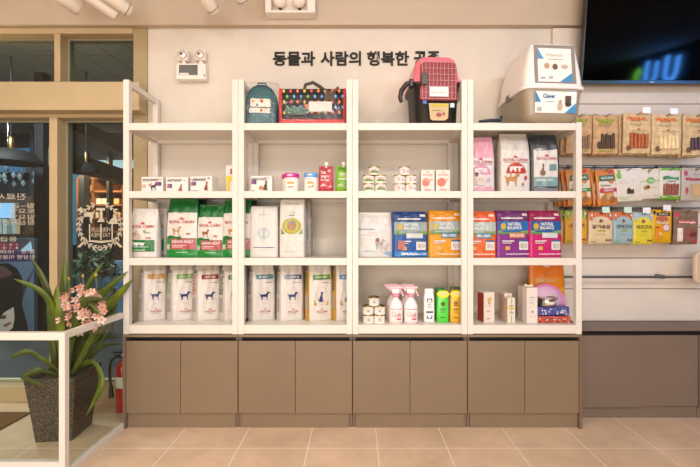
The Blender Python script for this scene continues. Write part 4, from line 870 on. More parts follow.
# ---- bay 3 bottom shelf
cl = [('t', 'DOG FOOD', .5, .72, .4, .13, '#6a5f58', .02), ('disc', .4, .3, .6, .55, '#8a8078'), ('r', .2, .15, .8, .2, '#b9aea4'), ('r', .3, .4, .7, .46, '#a89c92')]
pyramid([(368.3, 0), (379.4, 0), (368, 1), (379.6, 1), (374, 2)], 2.47, S4, .056, 11, cl, 'white cans with gold lids', pl('white label gold lid'), 297, '#f0e8dd', '#a8905a')
def spray(label, xc, d, proto=None):
    if proto: return dup(proto, (wx(xc, d), d, S4), label)
    root = thing('spray_bottle', label, 'spray bottle', (wx(xc, d), d, S4), 0, 'white and pink spray bottles')
    r = 6.8*d/F; h = wz(286, d)-S4; body = mat('#f6ece8', .3, coat=.3)
    m = MB(); m.lathe([(r*.92, 0), (r, .005), (r, h*.4), (r*.94, h*.5), (r*.7, h*.6), (r*.4, h*.66), (r*.36, h*.72)], body, 28); m.build('bottle_body', root)
    m = MB(); S = cyl_S(r*1.005, 0, h); printit(m, S, [('r', .02, .39, .98, .405, '#d9607c'), ('r', .05, .03, .95, .04, '#dc7a90'), ('t', 'Lab', .62, .26, .42, .1, '#de8aa0', .02), ('o', .2, .2, .46, .34, .2, '#e6a0b2'), ('r', .5, .11, .85, .15, '#dc5a7c'), ('r', .45, .18, .85, .19, '#eab6c2')], card); m.build('label', root)
    m = MB(); m.lathe([(r*.46, h*.7), (r*.48, h*.72), (r*.48, h*.79), (r*.36, h*.8)], mat('#de8ea4', .35), 20); m.build('collar', root)
    pk_ = mat('#eebfca', .35)
    m = MB(); m.box(-r*.6, r*.5, -r*.42, r*.42, h*.8, h*.93, body, .008); m.box(-r*.95, r*.98, -r*.36, r*.36, h*.925, h, pk_, .008); m.build('spray_head', root)
    m = MB(); m.lathe([(.008, 0), (.008, .014), (.005, .018)], pk_, 10, mtx=Matrix.Translation((-r*.95, 0, h*.95)) @ Matrix.Rotation(R(-90), 4, 'Y')); m.build('nozzle', root)
    m = MB(); m.tube([(r*.5, 0, h*.92), (r*.8, 0, h*.86), (r*1.1, 0, h*.72)], .0055, pk_, 8); m.build('trigger', root)
    return root
sp = spray('white and pink trigger spray bottle, left of the front pair', 395.8, 2.47)
spray('white and pink trigger spray bottle, right of the front pair', 410.8, 2.47, sp)
spray('white and pink spray bottle mostly hidden behind the left front one', 393, 2.57, sp)
spray('white and pink spray bottle mostly hidden behind the right front one', 407.5, 2.57, sp)
def shampoo(label, x0, x1, yt, d, c, layers, capc, neck=None, group='shampoo bottles at the post', sidec=None):
    w = (x1-x0)*d/F; h = wz(yt, d)-S4; root = thing('shampoo_bottle', label, 'bottle', (wx((x0+x1)/2, d), d+.02, S4), 0, group)
    def rg(a, b, z): return [Vector((a*math.copysign(abs(cos(2*pi*j/32))**.5, cos(2*pi*j/32)), b*math.copysign(abs(sin(2*pi*j/32))**.5, sin(2*pi*j/32)), z)) for j in range(32)]
    m = MB(); a = w/2; m.rings([rg(a*.9, .019, 0), rg(a*.98, .022, .004), rg(a, .022, h*.3), rg(a*.94, .021, h*.8), rg(a*.8, .018, h*.86)], mat(c, .3, coat=.3)); m.build('bottle_body', root)
    m = MB(); S = lambda u, v, off: Vector(((u-.5)*w*.92, -.0222-off, v*h)); printit(m, S, layers, card); m.build('label', root)
    m = MB(); m.rings([rg(a*.82, .0185, h*.862), rg(a*.82, .0185, h*.97), rg(a*.72, .016, h)], mat(capc, .35)); m.build('cap', root)
    if neck:
        m = MB(); S = lambda u, v, off: Vector(((u-.5)*w*1.1, -.0235-off, h*.74+v*h*.26))
        m.prism([(x*w*1.1-.55*w, h*.74+z*h*.26) for x, z in [(.5, 0), (.85, .2), (1, .55), (.8, .9), (.2, .9), (0, .55), (.15, .2)]], -.026, -.0235, mat('#efd733', .5))
        S2_ = lambda u, v, off: Vector(((u-.5)*w*1.1, -.0262-off, h*.74+v*h*.26)); printit(m, S2_, [('disc', .2, .4, .8, .75, '#f4eeb8'), ('r', .3, .55, .7, .6, '#9a8a3a')], card); m.build('neck_tag', root)['label'] = 'yellow neck tag'
    return root
shampoo('white shampoo bottle with blue ornate label', 424, 434.8, 289, 2.47, '#f2ece6', [('r', .22, .12, .78, .72, '#f6f2ec'), ('r', .22, .6, .78, .72, '#3c6a9a'), ('disc', .3, .54, .7, .7, '#f6f2ec'), ('o', .34, .44, .66, .56, .3, '#6a94b8'), ('r', .16, .29, .86, .34, '#2f5a8c'), ('r', .22, .12, .78, .22, '#3c6a9a'), ('disc', .3, .14, .7, .28, '#f6f2ec'), ('r', .4, .6, .6, .62, '#8aa6c0')], '#f2ece6')
fl = [('disc', .3, .5, .7, .64, '#6a5a24'), ('r', .25, .4, .75, .425, '#3a4a1c'), ('r', .3, .35, .7, .36, '#3f5a20'), ('r', .3, .31, .7, .32, '#3f5a20'), ('r', .3, .15, .7, .17, '#3f5a20')]
shampoo('bright green shampoo bottle with yellow neck tag', 437, 449, 290, 2.47, '#4fd046', fl, '#2fa028', True)
shampoo('yellow shampoo bottle with yellow neck tag', 450.2, 461.2, 290, 2.47, '#e2ad2c', [('o', .28, .5, .72, .66, .35, '#6a5418'), ('disc', .42, .55, .58, .61, '#6a5418')]+fl[1:], '#a98d20', True)
shampoo('dark green shampoo bottle behind the bright green one', 434.5, 446, 288, 2.56, '#2c8a30', fl, '#1f6a22', None)
shampoo('olive green shampoo bottle behind the yellow one', 450, 462.5, 287, 2.56, '#6f8f2a', fl, '#4a6a1e', None)
# ---- bay 4 top: litter box
lx0, lx1 = wx(519, 2.37), wx(581, 2.39); lw = lx1-lx0; LL = .40
lb = thing('litter_box', 'large hooded white and beige litter box on the shelf top', 'litter box', ((lx0+lx1)/2+.012, 2.362+LL/2, S1+.0005), R(4))
bei = mat('#9d917c', .35, coat=.2); whp = mat('#f3eeea', .3, coat=.3)
hb = wz(90.5, 2.385)-S1; a = lw/2
def rq(a, b, z, cx=0, cy=0, e=.32): return [Vector((cx+a*math.copysign(abs(cos(2*pi*j/44))**e, cos(2*pi*j/44)), cy+b*math.copysign(abs(sin(2*pi*j/44))**e, sin(2*pi*j/44)), z)) for j in range(44)]
m = MB(); m.rings([rq(a*.64, LL*.38, 0), rq(a*.76, LL*.42, .008), rq(a*.86, LL*.455, .03), rq(a*.92, LL*.475, .06), rq(a*.985, LL*.495, hb-.02), rq(a, LL*.5, hb)], bei); m.build('tray', lb)
m = MB(); m.rings([rq(a*1.03, LL*.515, hb+.0005), rq(a*1.07, LL*.53, hb+.003), rq(a*1.07, LL*.53, hb+.02), rq(a*1.0, LL*.5, hb+.026)], whp); m.build('rim', lb)
hh = wz(42.5, 2.36)-S1
m = MB(); m.rings([rq(a*.99, LL*.5, hb+.0265, e=.25), rq(a*.93, LL*.47, hb+(hh-hb)*.45, 0, 0, .22), rq(a*.82, LL*.42, hb+(hh-hb)*.8, 0, -.012, .2), rq(a*.76, LL*.36, hh-.006, 0, -.035, .2), rq(a*.72, LL*.34, hh, 0, -.04, .2)], whp)
m.build('hood', lb)
zf0, zf1 = hb+.03, hh-.002
def SF(u, v, off):                                       # sloping front face of the hood
    z = zf0+v*(zf1-zf0); t = (z-hb)/(hh-hb)
    y = -(LL*.5)*(1-.0*t)-.0 if False else None
    pts = [(0, -.5*LL), (.45, -.47*LL), (.8, -.012-.42*LL), (.97, -.035-.36*LL), (1, -.04-.34*LL)]
    y = interp(pts, min(1, t)); xw = a*(.8-.02*t) if t < .99 else a*.7
    return Vector(((u-.5)*2*xw+.0, y-.001-off, z))
m = MB(); m.prect(SF, .08, .02, .93, .985, mat('#8f8a83', .25), .0012); m.prect(SF, .15, .06, .85, .9, mat('#f4efe9', .3), .0024)
printit(m, lambda u, v, off: SF(.15+u*.7, .06+v*.84, off+.002), [('tri2', .62, 0, 1, .28, '#4a9ad0'), ('tri', 0, .68, .18, 1, '#5aa6d8'), ('disc', .18, .38, .34, .56, '#cfa888'), ('disc', .42, .36, .58, .54, '#7a6048'), ('disc', .68, .4, .88, .52, '#d9bfae'), ('r', .06, .08, .2, .13, '#b9b4b0'), ('r', .3, .08, .42, .16, '#c9c4c0'), ('t', 'Clever', .5, .8, .5, .08, '#e0d8d0', .02), ('r', .3, .66, .75, .68, '#dcd3ca')], card)
m.build('window_flap', lb)
def ST_(u, v, off):
    z = .02+v*(hb-.035); f = z/hb; y = -LL*(.455+.045*f)-.003
    return Vector((-a*.5+u*a*1.33, y-off, z))
zA, zB = wz(116, 2.37)-S1, wz(91, 2.37)-S1
def ST2(u, v, off):
    z = max(.004, zA+v*(zB-zA-.004)); y = -LL*interp([(0, .38), (.008, .42), (.03, .455), (.06, .475), (hb-.02, .495), (hb, .5)], z)-.001
    return Vector((a*(-.66+u*1.34), y-off, z))
m = MB(); m.prect(ST2, 0, .12, 1, .98, mat('#f2ede8', .5), .002)
printit(m, lambda u, v, off: ST2(u, .12+v*.86, off+.003), [('t', 'Clever', .33, .78, .3, .2, '#4a7fb8', .03), ('tri', 0, .5, .14, 1, '#3f8cc8'), ('tri2', .72, 0, 1, .5, '#4a9ad0'), ('r', .05, .08, .16, .26, '#c4c0be'), ('disc', .54, .1, .66, .5, '#d9b8a6'), ('disc', .56, .4, .64, .62, '#cfa898'), ('r', .72, .38, .86, .8, '#5a4a42'), ('disc', .72, .3, .87, .5, '#3f3a38'), ('r', .24, .5, .46, .54, '#c9cfd6')], card); m.build('product_label', lb)
m = MB(); m.box(-a*1.085, -a*1.03, -LL*.06, LL*.06, hb-.014, hb+.024, mat('#6f6a62', .4), .004); m.build('side_latch', lb)
root = tag(MB.build((lambda q: (q.tube([P(479, 121.5, 2.42), P(490, 120.5, 2.42), P(500, 120.3, 2.42), P(501.5, 116.5, 2.42)], [.008, .011, .012, .01], mat('#1d2440', .4), 10), q)[1])(MB()), 'plastic_handle'), 'dark navy bent plastic handle lying beside the litter box', 'handle')
# ---- bay 4 second shelf
def catbag(w_, band, arch_c, text, cat_c, topc=None, tcol='#c23a34'):
    return rcl(.5, .55, .86, tcol, .045)+[('r', .1, .505, .95, .513, '#d0605a'), ('arch', .16, .32, .86, .5, arch_c), ('t', text, .51, .39, .46, .085, '#ffffff', .05)]+cat_c
bag('pink and white kitten food bag partly behind the third double post', 467, 495, 136.5, 2.47, S2, .1, '#f1e4e2', catbag(0, 0, '#e39ab8', 'MOTHER', [('r', 0, .62, 1, 1, '#f0b0bf'), ('flow', 0, .58, 1, .66, '#f1e4e2')], tcol='#c23a40')[5:]+catbag(0, 0, '#e39ab8', 'MOTHER', [('cat', .1, .12, .4, .34, '#c9b8ac'), ('disc', .3, .12, .7, .26, '#ddd0c6'), ('disc', .28, .28, .4, .36, '#4a3a34'), ('r', 0, 0, 1, .1, '#eeb4c2'), ('disc', .72, .18, .84, .26, '#b9c0e0')], tcol='#c23a40'), .0, 'pillow', '#e8c3c8', [(.68, 1, '#efb0c0')], 'cat food bags on the second shelf', gus=.008)
bag('white cat food bag with red arch reading FIT and ginger cat', 501.5, 530, 133, 2.47, S2, .1, '#e9e3db', catbag(0, 0, '#c8352f', 'FIT', [('dog', .1, .1, .66, .33, '#cc8a48'), ('cat', .3, .22, .36, .4, '#cc8a48'), ('disc', .8, .2, .9, .28, '#b8404a'), ('disc', .72, .1, .78, .16, '#a03840')]), .02, 'tall', '#d6cfc6', [(.72, 1, '#d3cdc4')], 'cat food bags on the second shelf', gus=.008)
bag('charcoal grey cat food bag with pale label and teal band', 531.5, 559.5, 134, 2.47, S2, .1, '#4a4c50', [('r', .08, .1, .95, .72, '#e6e2dc'), ('flow', .08, .68, .95, .76, '#e6e2dc')]+rcl(.55, .58, .72, '#c23a34', .045)+[('r', .08, .1, .95, .26, '#7fa6a8'), ('t', 'HAIRBALL CARE', .45, .21, .6, .045, '#ffffff', .02), ('cat', .3, .3, .48, .5, '#7a5a4a'), ('r', .64, .37, .9, .48, '#6fa0a4'), ('disc', .3, .28, .5, .38, '#8a6a56'), ('flow', .08, .0, .95, .1, '#8a8c90')], -.03, 'tall', '#3a3c40', [(.76, 1, '#3c3f44')], 'cat food bags on the second shelf', gus=.008)
bag('pale bag standing behind, between the pink bag and FIT bag', 476, 503, 140, 2.60, S2, .08, '#cfc6bb', [('r', .1, .3, .9, .5, '#b9b0a6')], 0, 'pillow', '#b9b0a5', (), 'cat food bags on the second shelf')
# ---- bay 4 bottom shelf
carton('white carton with red side and gold tree drawing', 484, 494.5, 292.5, 2.46, S4, .075, '#f1e6da', [('flow', .35, .62, .6, .8, '#d9a95a'), ('r', .46, .5, .52, .64, '#d9a95a'), ('disc', .3, .68, .7, .84, '#e0b870'), ('r', .2, .36, .6, .39, '#d9a79a'), ('r', .2, .12, .55, .15, '#d98a7a')], R(14), 'small white cartons on the bottom shelf', side='#b0442a')
for lab, a, b, t, d in (('slim white carton with green yellow cross, front of its trio', 507.5, 515.2, 298, 2.45), ('slim white carton, second of the trio of cross cartons', 504.5, 512, 293.5, 2.51), ('slim white carton, rearmost of the trio of cross cartons', 502.5, 510, 293, 2.57)):
    carton(lab, a, b, t, d, S4, .05, '#f0e6da', [('r', .44, .02, .56, .3, '#a6c83c'), ('r', .1, .56, .9, .62, '#e3cf4a'), ('r', .44, .44, .56, .74, '#d8c93e'), ('r', .44, .78, .56, .96, '#a6c83c'), ('r', .2, .4, .8, .43, '#9aa09a'), ('r', .2, .68, .8, .71, '#9aa09a')], R(8), 'small white cartons on the bottom shelf', side='#d9b8a0')
carton('taller white carton in front with a printed right panel', 527, 537.5, 288, 2.44, S4, .06, '#f2e9df', [('r', .2, .72, .75, .74, '#a9a098'), ('r', .2, .66, .7, .67, '#b9b0a8'), ('disc', .4, .3, .6, .36, '#8a817a'), ('swoosh', .25, .56, .6, .62, '#c9b8b0'), ('r', .15, .2, .8, .21, '#c9c0b8')], R(6), 'small white cartons on the bottom shelf')
carton('plain tall white carton behind the printed one', 522.5, 532, 286.5, 2.53, S4, .06, '#efe6dc', [('r', .2, .2, .8, .22, '#d9d0c8')], R(6), 'small white cartons on the bottom shelf')
c = Vector((wx(530, 2.48), 2.50, wz(288, 2.47)))
root = thing('cream_toy', 'small cream toy lying on top of the tall white cartons', 'toy', c); cm = mat('#e0d6b4', .4)
for q in (-1, 1):
    m = MB(); m.lathe([(.001, -.011), (.008, -.008), (.011, 0), (.008, .008), (.001, .011)], cm, 12, (q*.018, 0, .012)); m.lathe([(.001, -.009), (.007, -.006), (.009, 0), (.001, .009)], cm, 12, (q*.018, .012, .012)); m.build('knob_end', root)
m = MB(); m.tube([(-.02, 0, .01), (.02, 0, .01)], .006, cm, 10); m.build('bar', root)
bag('big orange bag standing at the back of the bottom right bay', 530.5, 566, 260.5, 2.60, S4, .06, '#ff9a24', [('r', 0, .0, 1, .3, '#ffc850'), ('flow', 0, .26, 1, .62, '#ffb734'), ('r', .0, .28, .5, .42, '#9ac23a'), ('t', 'Bonbon', .45, .66, .6, .08, '#f6c98a', .02), ('r', .4, .88, .6, .93, '#f0e0d0')], 0, 'flat', '#f08a1e', [(.72, 1, '#ff8a20')], n=4)
root = thing('toy_disc', 'pink rimmed clear round toy behind the steel bowl', 'toy', (wx(547, 2.54), 2.54, S4+.12)); rr_ = 17*2.54/F
mt = Matrix.Rotation(R(78), 4, 'X')
m = MB(); rs = []
n = 36
for j in range(8):
    pass
tor = []
for i in range(n+1):
    a_ = 2*pi*i/n; tor.append(mt @ Vector((rr_*cos(a_), rr_*sin(a_), 0)))
m.tube(tor, .009, mat('#d77ab8', .35), 8); m.build('rim', root)
m = MB(); m.lathe([(.001, 0), (rr_*.98, 0), (rr_*.98, .003), (.001, .003)], mat('#d9b6d0', .3), 36, mtx=mt); m.build('disc', root)
m = MB()
for u, v in ((.3, .4), (-.4, .5), (.1, -.1)): m.lathe([(.006, .004), (.004, .008), (.001, .009)], mat('#f2ece8', .3), 8, mtx=mt @ Matrix.Translation((u*rr_, v*rr_, .0)))
m.build('charm', root)
def pack(label, x0, x1, y0, y1, d, c, c2, z, group):
    w = (x1-x0)*d/F; h = (y1-y0)*d/F; root = thing('toy_pack', label, 'pack', (wx((x0+x1)/2, d), d+.04, z), 0, group)
    m = MB(); m.box(-w/2, w/2, -.04, .05, 0, h, mat(c, .4, 'film'), .008); rnd = random.Random(int(x0*y0)); S = lambda u, v, off: Vector(((u-.5)*w, -.04-off, v*h))
    lay = []
    for k in range(40):
        u, v = rnd.uniform(.02, .92), rnd.uniform(.05, .75); lay.append(('disc', u, v, u+.05, v+.2, c2[k % len(c2)]))
    printit(m, S, lay, card); m.build('pack_body', root)
    m = MB(); m.box(-w/2-.002, w/2+.002, -.043, .052, .001, h+.003, clear('thin_plastic', '#ffffff', 1.5, .05, 1.0, .6), .008); m.build('plastic_wrap', root)
    return h
h1 = pack('red patterned pack at the bottom under the blue pack', 537, 571, 316.5, 322.8, 2.46, '#c24a3c', ['#e9d3c4', '#d97a5a', '#8a3a34', '#e0a05a'], S4, 'patterned toy packs')
pack('navy patterned pack lying on the red pack under the bowl', 537.5, 569.5, 307.5, 316.3, 2.47, '#454a96', ['#d9d4e6', '#8a7ac0', '#e9e3f0', '#5a7ac0'], S4+h1+.004, 'patterned toy packs')
zb = S4+h1+.004+9.0*2.47/F+.004
root = thing('steel_bowl', 'small stainless steel pet bowl on the patterned packs', 'bowl', (wx(547, 2.49), 2.505, zb)); r = 11*2.5/F
m = MB(); st = mat('#b8b0a4', .15, metal=1); m.lathe([(r*.8, 0), (r*.86, .004), (r*.7, .045), (r*.68, .05), (r*.6, .048), (r*.5, .015), (.001, .012)], st, 36); m.build('bowl', root)
m = MB(); m.lathe([(r*.86, .04), (r*.98, .046), (r*1.0, .05), (r*.96, .053), (r*.68, .0505), (r*.68, .048)], st, 36); m.build('rolled_rim', root)
m = MB(); S = cyl_S(r*.84, 0, .045); printit(m, S, [('r', .3, .3, .75, .7, '#e8e2da')], card); m.build('sticker', root)
# ================================================================ SLATTED WALL, RAILS, HANGING TREATS
SX0, SX1 = 1.437, 3.2; SY = 2.772
m = MB(); slw = mat('#ddd2c6', .55, 'paint'); grv = mat('#8c8073', .7)
gz = [wz(258-30.8*k, SY) for k in range(-3, 6)]
prevz = ZT+.002
for z in sorted(gz):
    if z-.004 > prevz+.01 and z < 2.7:
        m.box(SX0, SX1, SY, SY+.026, prevz, z-.003, slw, .002); prevz = z+.003
m.box(SX0, SX1, SY, SY+.026, prevz, wz(28, SY), slw, .002)
m.box(SX0+.003, SX1-.003, SY+.012, SY+.0255, ZT+.003, 2.7, grv)
struct(m.build('trim_15'))
def rail(label, py, d, x0=1.47, x1=3.0, r=.0085, brackets=True):
    z = wz(py, d); root = thing('wall_rail', label, 'rail', ((x0+x1)/2, d, z), 0, 'metal rails on the slatted wall')
    L = (x1-x0)/2; st = mat('#bdb9b4' if d > 2.72 else '#86827d', .4, metal=1)
    m = MB(); m.tube([(-L, 0, 0), (L, 0, 0)], r, st, 12); m.build('bar', root)
    for k in range(3):
        x = -L+.06+k*(2*L-.12)/2; m = MB(); m.box(x-.012, x+.012, .004, SY-d-.0005, -.014, .014, st, .002); m.build('bracket', root)
    return root
rail('upper metal rail behind the brown kraft treat packs', 116, 2.735)
rail('middle metal rail behind the orange and white treat packs', 166.8, 2.735)
rail('lower metal rail behind the striped colourful treat packs', 208.3, 2.735)
er = rail('empty chrome rail across the slatted wall above the low counter', 277, 2.70, wx(550, 2.70), 3.0, .009)
L = (3.0-wx(550, 2.70))/2; m = MB(); m.lathe([(.001, 0), (.02, .004), (.02, .014), (.001, .02)], chrome, 14, mtx=Matrix.Translation((-L-.02, 0, 0)) @ Matrix.Rotation(R(90), 4, 'Y')); m.lathe([(.006, -.03), (.014, -.02), (.006, -.008)], chrome, 12, mtx=Matrix.Translation((-L-.03, 0, 0)) @ Matrix.Rotation(R(90), 4, 'Y')); m.build('end_knob', er)
kraft = lambda h: mat(h, .6, 'kraft')
HK = None
def hook(label, px, raily, ytop, tag_dx=None, tcol='#e9eef2'):
    d = 2.735; c = P(px, raily, d); root = thing('display_hook', label, 'hook', c, 0, 'display hooks holding treat packs')
    st = mat('#8f8c88', .3, metal=1); dz = wz(ytop+1.6, 2.6)-c.z
    m = MB(); m.tube([(0, -.006, .004), (0, -.022, dz*.5), (0, -.04, dz), (0, -.15, dz), (0, -.158, dz+.012)], .0026, st, 8); m.build('prong', root)
    m = MB(); m.tube([(-.012, 0, 0), (.012, 0, 0)], .0105, st, 8); m.build('clamp', root)
    m = MB(); m.tube([(0, -.01, .01), ((tag_dx or .03)*.5, -.09, dz+.012), (tag_dx or .03, -.15, dz+.016)], .0018, st, 6); m.build('tag_arm', root)
    if tag_dx is not None:
        m = MB(); m.box(tag_dx-.026, tag_dx+.026, -.154, -.152, dz+.004, dz+.044, mat(tcol, .3), .0004); m.build('price_tag', root)
NP = 0
def treat(label, x0, x1, y0, y1, base, layers, row, n_back, group, tilt=0, top=None, seal=None, side=None, mk=film, backdx=-.006, backlab=None, windows=None, tag_dx=None, tcol='#e9eef2', hooklab=None, hooky=None):
    d = 2.60; w = (x1-x0)*d/F; h = (y1-y0)*d/F; xc = wx((x0+x1)/2, d); zb = wz(y1, d)
    root = thing('treat_pack', label, 'treat pack', (xc, d+.008, zb+h), 0, group); root.rotation_euler = (R(1.5), R(tilt), 0)
    m = MB()
    def half(t): return w/2, .012*interp(PROF['flat'], t)+.0015
    def S(u, v, off):
        a, b = half(v); x = (u-.5)*2*a*.97
        return Vector((x, -b*(1-min(.999, abs(x/a))**4)**.25-off, v*h-h))
    ts = [i/12 for i in range(13)]; rs = []
    for t in ts:
        a, b = half(t); rs.append([Vector((a*math.copysign(abs(cos(2*pi*j/28+.1))**.5, cos(2*pi*j/28+.1)), b*math.copysign(abs(sin(2*pi*j/28+.1))**.5, sin(2*pi*j/28+.1)), t*h-h)) for j in range(28)])
    mb_, ms_ = mk(base), mk(side or base)
    m.rings(rs, mb_, True, True); printit(m, S, layers, mk); m.build('pack_body', root)
    m = MB(); m.box(-w/2, w/2, -.0035, .0035, -.012, .001, mk(top or base), .001)
    m.raw([Vector((x*w*.12, -.0042, -.007+z*.006)) for x, z in [(-1, 0), (-.3, -.3), (0, .6), (.3, -.3), (1, 0), (0, -.7)]], [(0, 1, 2, 3, 4, 5)], black)
    m.build('hang_header', root)
    if windows:
        u0, v0, u1, v1, c, ns = windows
        m = MB(); rnd = random.Random(int(x0)); mk2 = mat(c, .5, 'kraft'); mk3 = mat(c, .5, 'fabric')
        for k in range(ns):
            u = u0+(u1-u0)*(k+.5)/ns; p = S(u, v0+.03, .004); q = S(u+rnd.uniform(-.02, .02), v1-rnd.uniform(.02, .08), .004)
            m.tube([p, (p+q)/2+Vector((rnd.uniform(-.002, .002), 0, 0)), q], w*(u1-u0)/ns*.5, mk2 if k % 2 else mk3, 7)
        m.build('treat_window', root)['label'] = 'clear window showing the treats inside'
    for k in range(n_back):
        c = dup(root, (xc+backdx*(k+1)+((k*7) % 3-1)*.003, d+.008+.03*(k+1), zb+h+((k*5) % 3-1)*.004), backlab, group=group)
        c.rotation_euler = (R(1.5), R(tilt+((k*11) % 3-1)*1.2), 0)
    hook(hooklab, VX+((x0+x1)/2-VX)*2.6/2.735, {113: 116, 112: 116, 167: 166.8, 208: 208.3, 208.5: 208.3}[hooky], y0, tag_dx, tcol)
K1 = 'brown kraft treat packs on the upper rail'
def kr(col, text, tc, extra):
    return [('t', text, .48, .86, .74, .09, tc, .04), ('r', .3, .8, .6, .81, '#5a4a3a'), ('r', .22, .72, .75, .725, '#8a755a'), ('r', .3, .69, .66, .695, '#8a755a')]+extra
dk = [('r', .2, .75, .78, .79, '#9aa83a'), ('disc', .12, .12, .34, .32, '#4a3a2c'), ('bone', .2, .04, .8, .09, '#8a9a3a')]
treat('brown kraft treat pack behind the right post of the shelves', 567, 593, 115, 153, '#c09a70', kr('', 'WILDLY', '#93ad1e', [('r', .2, .75, .78, .79, '#9aa83a'), ('bone', .3, .05, .85, .1, '#8a9a3a')]), 1, 3, K1, 1, mk=kraft, backdx=-.022, backlab='brown kraft packs hanging behind the one at the shelf post', windows=(.3, .1, .9, 0.51, '#8a6a4c', 6), hooklab='hook with a kraft pack next to the shelf post', hooky=113)
treat('brown kraft treat pack with green lettering and dark dried sticks', 593.5, 619, 115, 153.5, '#c29c72', kr('', 'WILDLY', '#93ad1e', dk), 1, 3, K1, 0, mk=kraft, backdx=.008, backlab='brown kraft packs hanging behind the dark dried stick pack', windows=(.26, .1, .84, 0.55, '#4f3624', 6), hooklab='hook with the dark dried stick pack, plain wire', hooky=113)
orl = lambda: kr('', 'PRIMAL', '#d9742a', [('r', .1, .56, .9, .565, '#8a755a'), ('r', .46, .585, .56, .61, '#b8502a'), ('disc', .08, .06, .26, .2, '#6a5238')])
treat('tan kraft treat pack with orange brown chew sticks', 624, 652, 113, 153, '#ccb187', orl(), 1, 3, K1, .5, mk=kraft, backdx=-.008, backlab='tan kraft packs hanging behind the orange brown chew pack', windows=(.2, .1, .85, 0.53, '#a85a2c', 5), tag_dx=.045, hooklab='hook with price tag above the orange brown chew pack', hooky=112)
treat('tan kraft treat pack with pale cream chew sticks', 652.5, 682.5, 114, 154, '#cfb58c', orl(), 1, 3, K1, 0, mk=kraft, backdx=-.008, backlab='tan kraft packs hanging behind the pale cream chew pack', windows=(.2, .1, .88, 0.51, '#e0cb9c', 5), tag_dx=.03, hooklab='hook with price tag above the pale cream chew pack', hooky=112)
treat('tan kraft treat pack with dark purple chews at right edge', 683.5, 712, 114.5, 155, '#ccb187', orl(), 1, 3, K1, -.5, mk=kraft, backdx=-.008, backlab='tan kraft packs hanging behind the dark purple chew pack', windows=(.22, .1, .85, 0.49, '#4a3244', 5), tag_dx=.03, hooklab='hook with price tag above the dark purple chew pack', hooky=112)
K2 = 'treat packs on the middle rail'
def orn(bandc): return [('flow', .08, .2, .94, .82, '#efe6da'), ('r', .14, .68, .9, .84, '#2f6a34'), ('t', 'NATURAL', .52, .76, .64, .07, '#e9f0e0', .03), ('t', 'Chewy', .4, .55, .5, .06, '#4a4038', .02), ('r', .1, .36, .95, .46, bandc), ('t', 'TREATS', .5, .41, .5, .05, '#ffffff', .02), ('disc', .15, .08, .5, .3, '#b98a58'), ('disc', .4, .14, .72, .34, '#d9b078'), ('disc', .55, .05, .85, .24, '#a8744a'), ('disc', .62, .88, .86, .98, '#c84a3a')]
treat('orange treat pack with green oval and green band behind post', 566, 590.5, 169, 205, '#e0893a', orn('#4a9a4a'), 2, 3, K2, -4, backdx=-.014, backlab='orange packs hanging behind the green band orange pack', hooklab='hook holding the orange pack with green band', hooky=167)
treat('orange treat pack with green oval and red pink band', 595.5, 616, 169.5, 205, '#e0893a', orn('#cc3f5a'), 2, 3, K2, -5, backdx=-.014, backlab='orange packs hanging behind the pink band orange pack', hooklab='hook holding the orange pack with pink band', hooky=167)
treat('white treat pack with small dark picture and green corner', 614.5, 642, 168.5, 201, '#efe9e0', [('swoosh', .06, .68, .2, .98, '#7fc03a'), ('r', .1, .7, .22, .98, '#86c43a'), ('flow', .4, .22, .66, .42, '#5a3a30'), ('r', .1, .62, .4, .63, '#d9a79a'), ('r', .55, .62, .7, .64, '#a9cf7a'), ('r', .1, .56, .5, .57, '#c9c0b8'), ('swoosh', .1, .06, .6, .2, '#d3e6c0')], 2, 2, K2, -3, backdx=-.006, backlab='white and green packs hanging behind the small dark picture pack', side='#6fb030', hooklab='hook holding the white pack with dark picture', hooky=167)
treat('white treat pack with round green emblem in the middle', 639, 660, 169, 198.5, '#ece5d8', [('disc', .32, .5, .72, .72, '#7fc03a'), ('r', .0, .58, .32, .6, '#8fc84a'), ('r', .72, .58, 1, .6, '#8fc84a'), ('t', 'bio', .52, .61, .24, .08, '#ffffff', .02), ('disc', .16, .3, .32, .44, '#b98a4a'), ('disc', .28, .32, .44, .46, '#8a5a34'), ('r', .45, .36, .8, .37, '#9a9a84'), ('r', .45, .86, .52, .99, '#8fc84a'), ('r', .7, .08, .78, .11, '#8fc84a')], 2, 2, K2, -3, backdx=.004, backlab='white packs hanging behind the round green emblem pack', hooklab='hook holding the round green emblem pack', hooky=167)
treat('white and green treat pack with brown strips window', 660.5, 681.5, 168, 199, '#ebe7dc', [('r', 0, .93, 1, 1, '#7cbc3a'), ('flow', 0, 0, 1, .14, '#7cbc3a'), ('flow', .12, .6, .88, .76, '#4f9a4a'), ('disc', .12, .5, .88, .64, '#ebe7dc'), ('t', 'CHEWS', .5, .57, .46, .05, '#55504a', .02)], 2, 2, K2, 1, backdx=.004, backlab='green packs hanging behind the brown strips window pack', windows=(.14, .1, .86, 0.53, '#8a4f42', 8), hooklab='hook holding the brown strips window pack', hooky=167)
treat('grey treat pack with red lettering at the right edge', 682.5, 711, 168, 200.5, '#c9c0b4', [('disc', .06, .76, .2, .92, '#c8384a'), ('t', 'Mixie', .36, .66, .52, .1, '#c23040', .03), ('r', .3, .8, .7, .81, '#8a8078'), ('r', .3, .14, .95, .5, '#dcb88a'), ('disc', .1, .2, .2, .4, '#c8505a')], 2, 2, K2, 1, backdx=-.006, backlab='grey packs hanging behind the red lettered pack', hooklab='hook holding the grey red lettered pack', hooky=167)
K3 = 'striped treat packs on the lower rail'
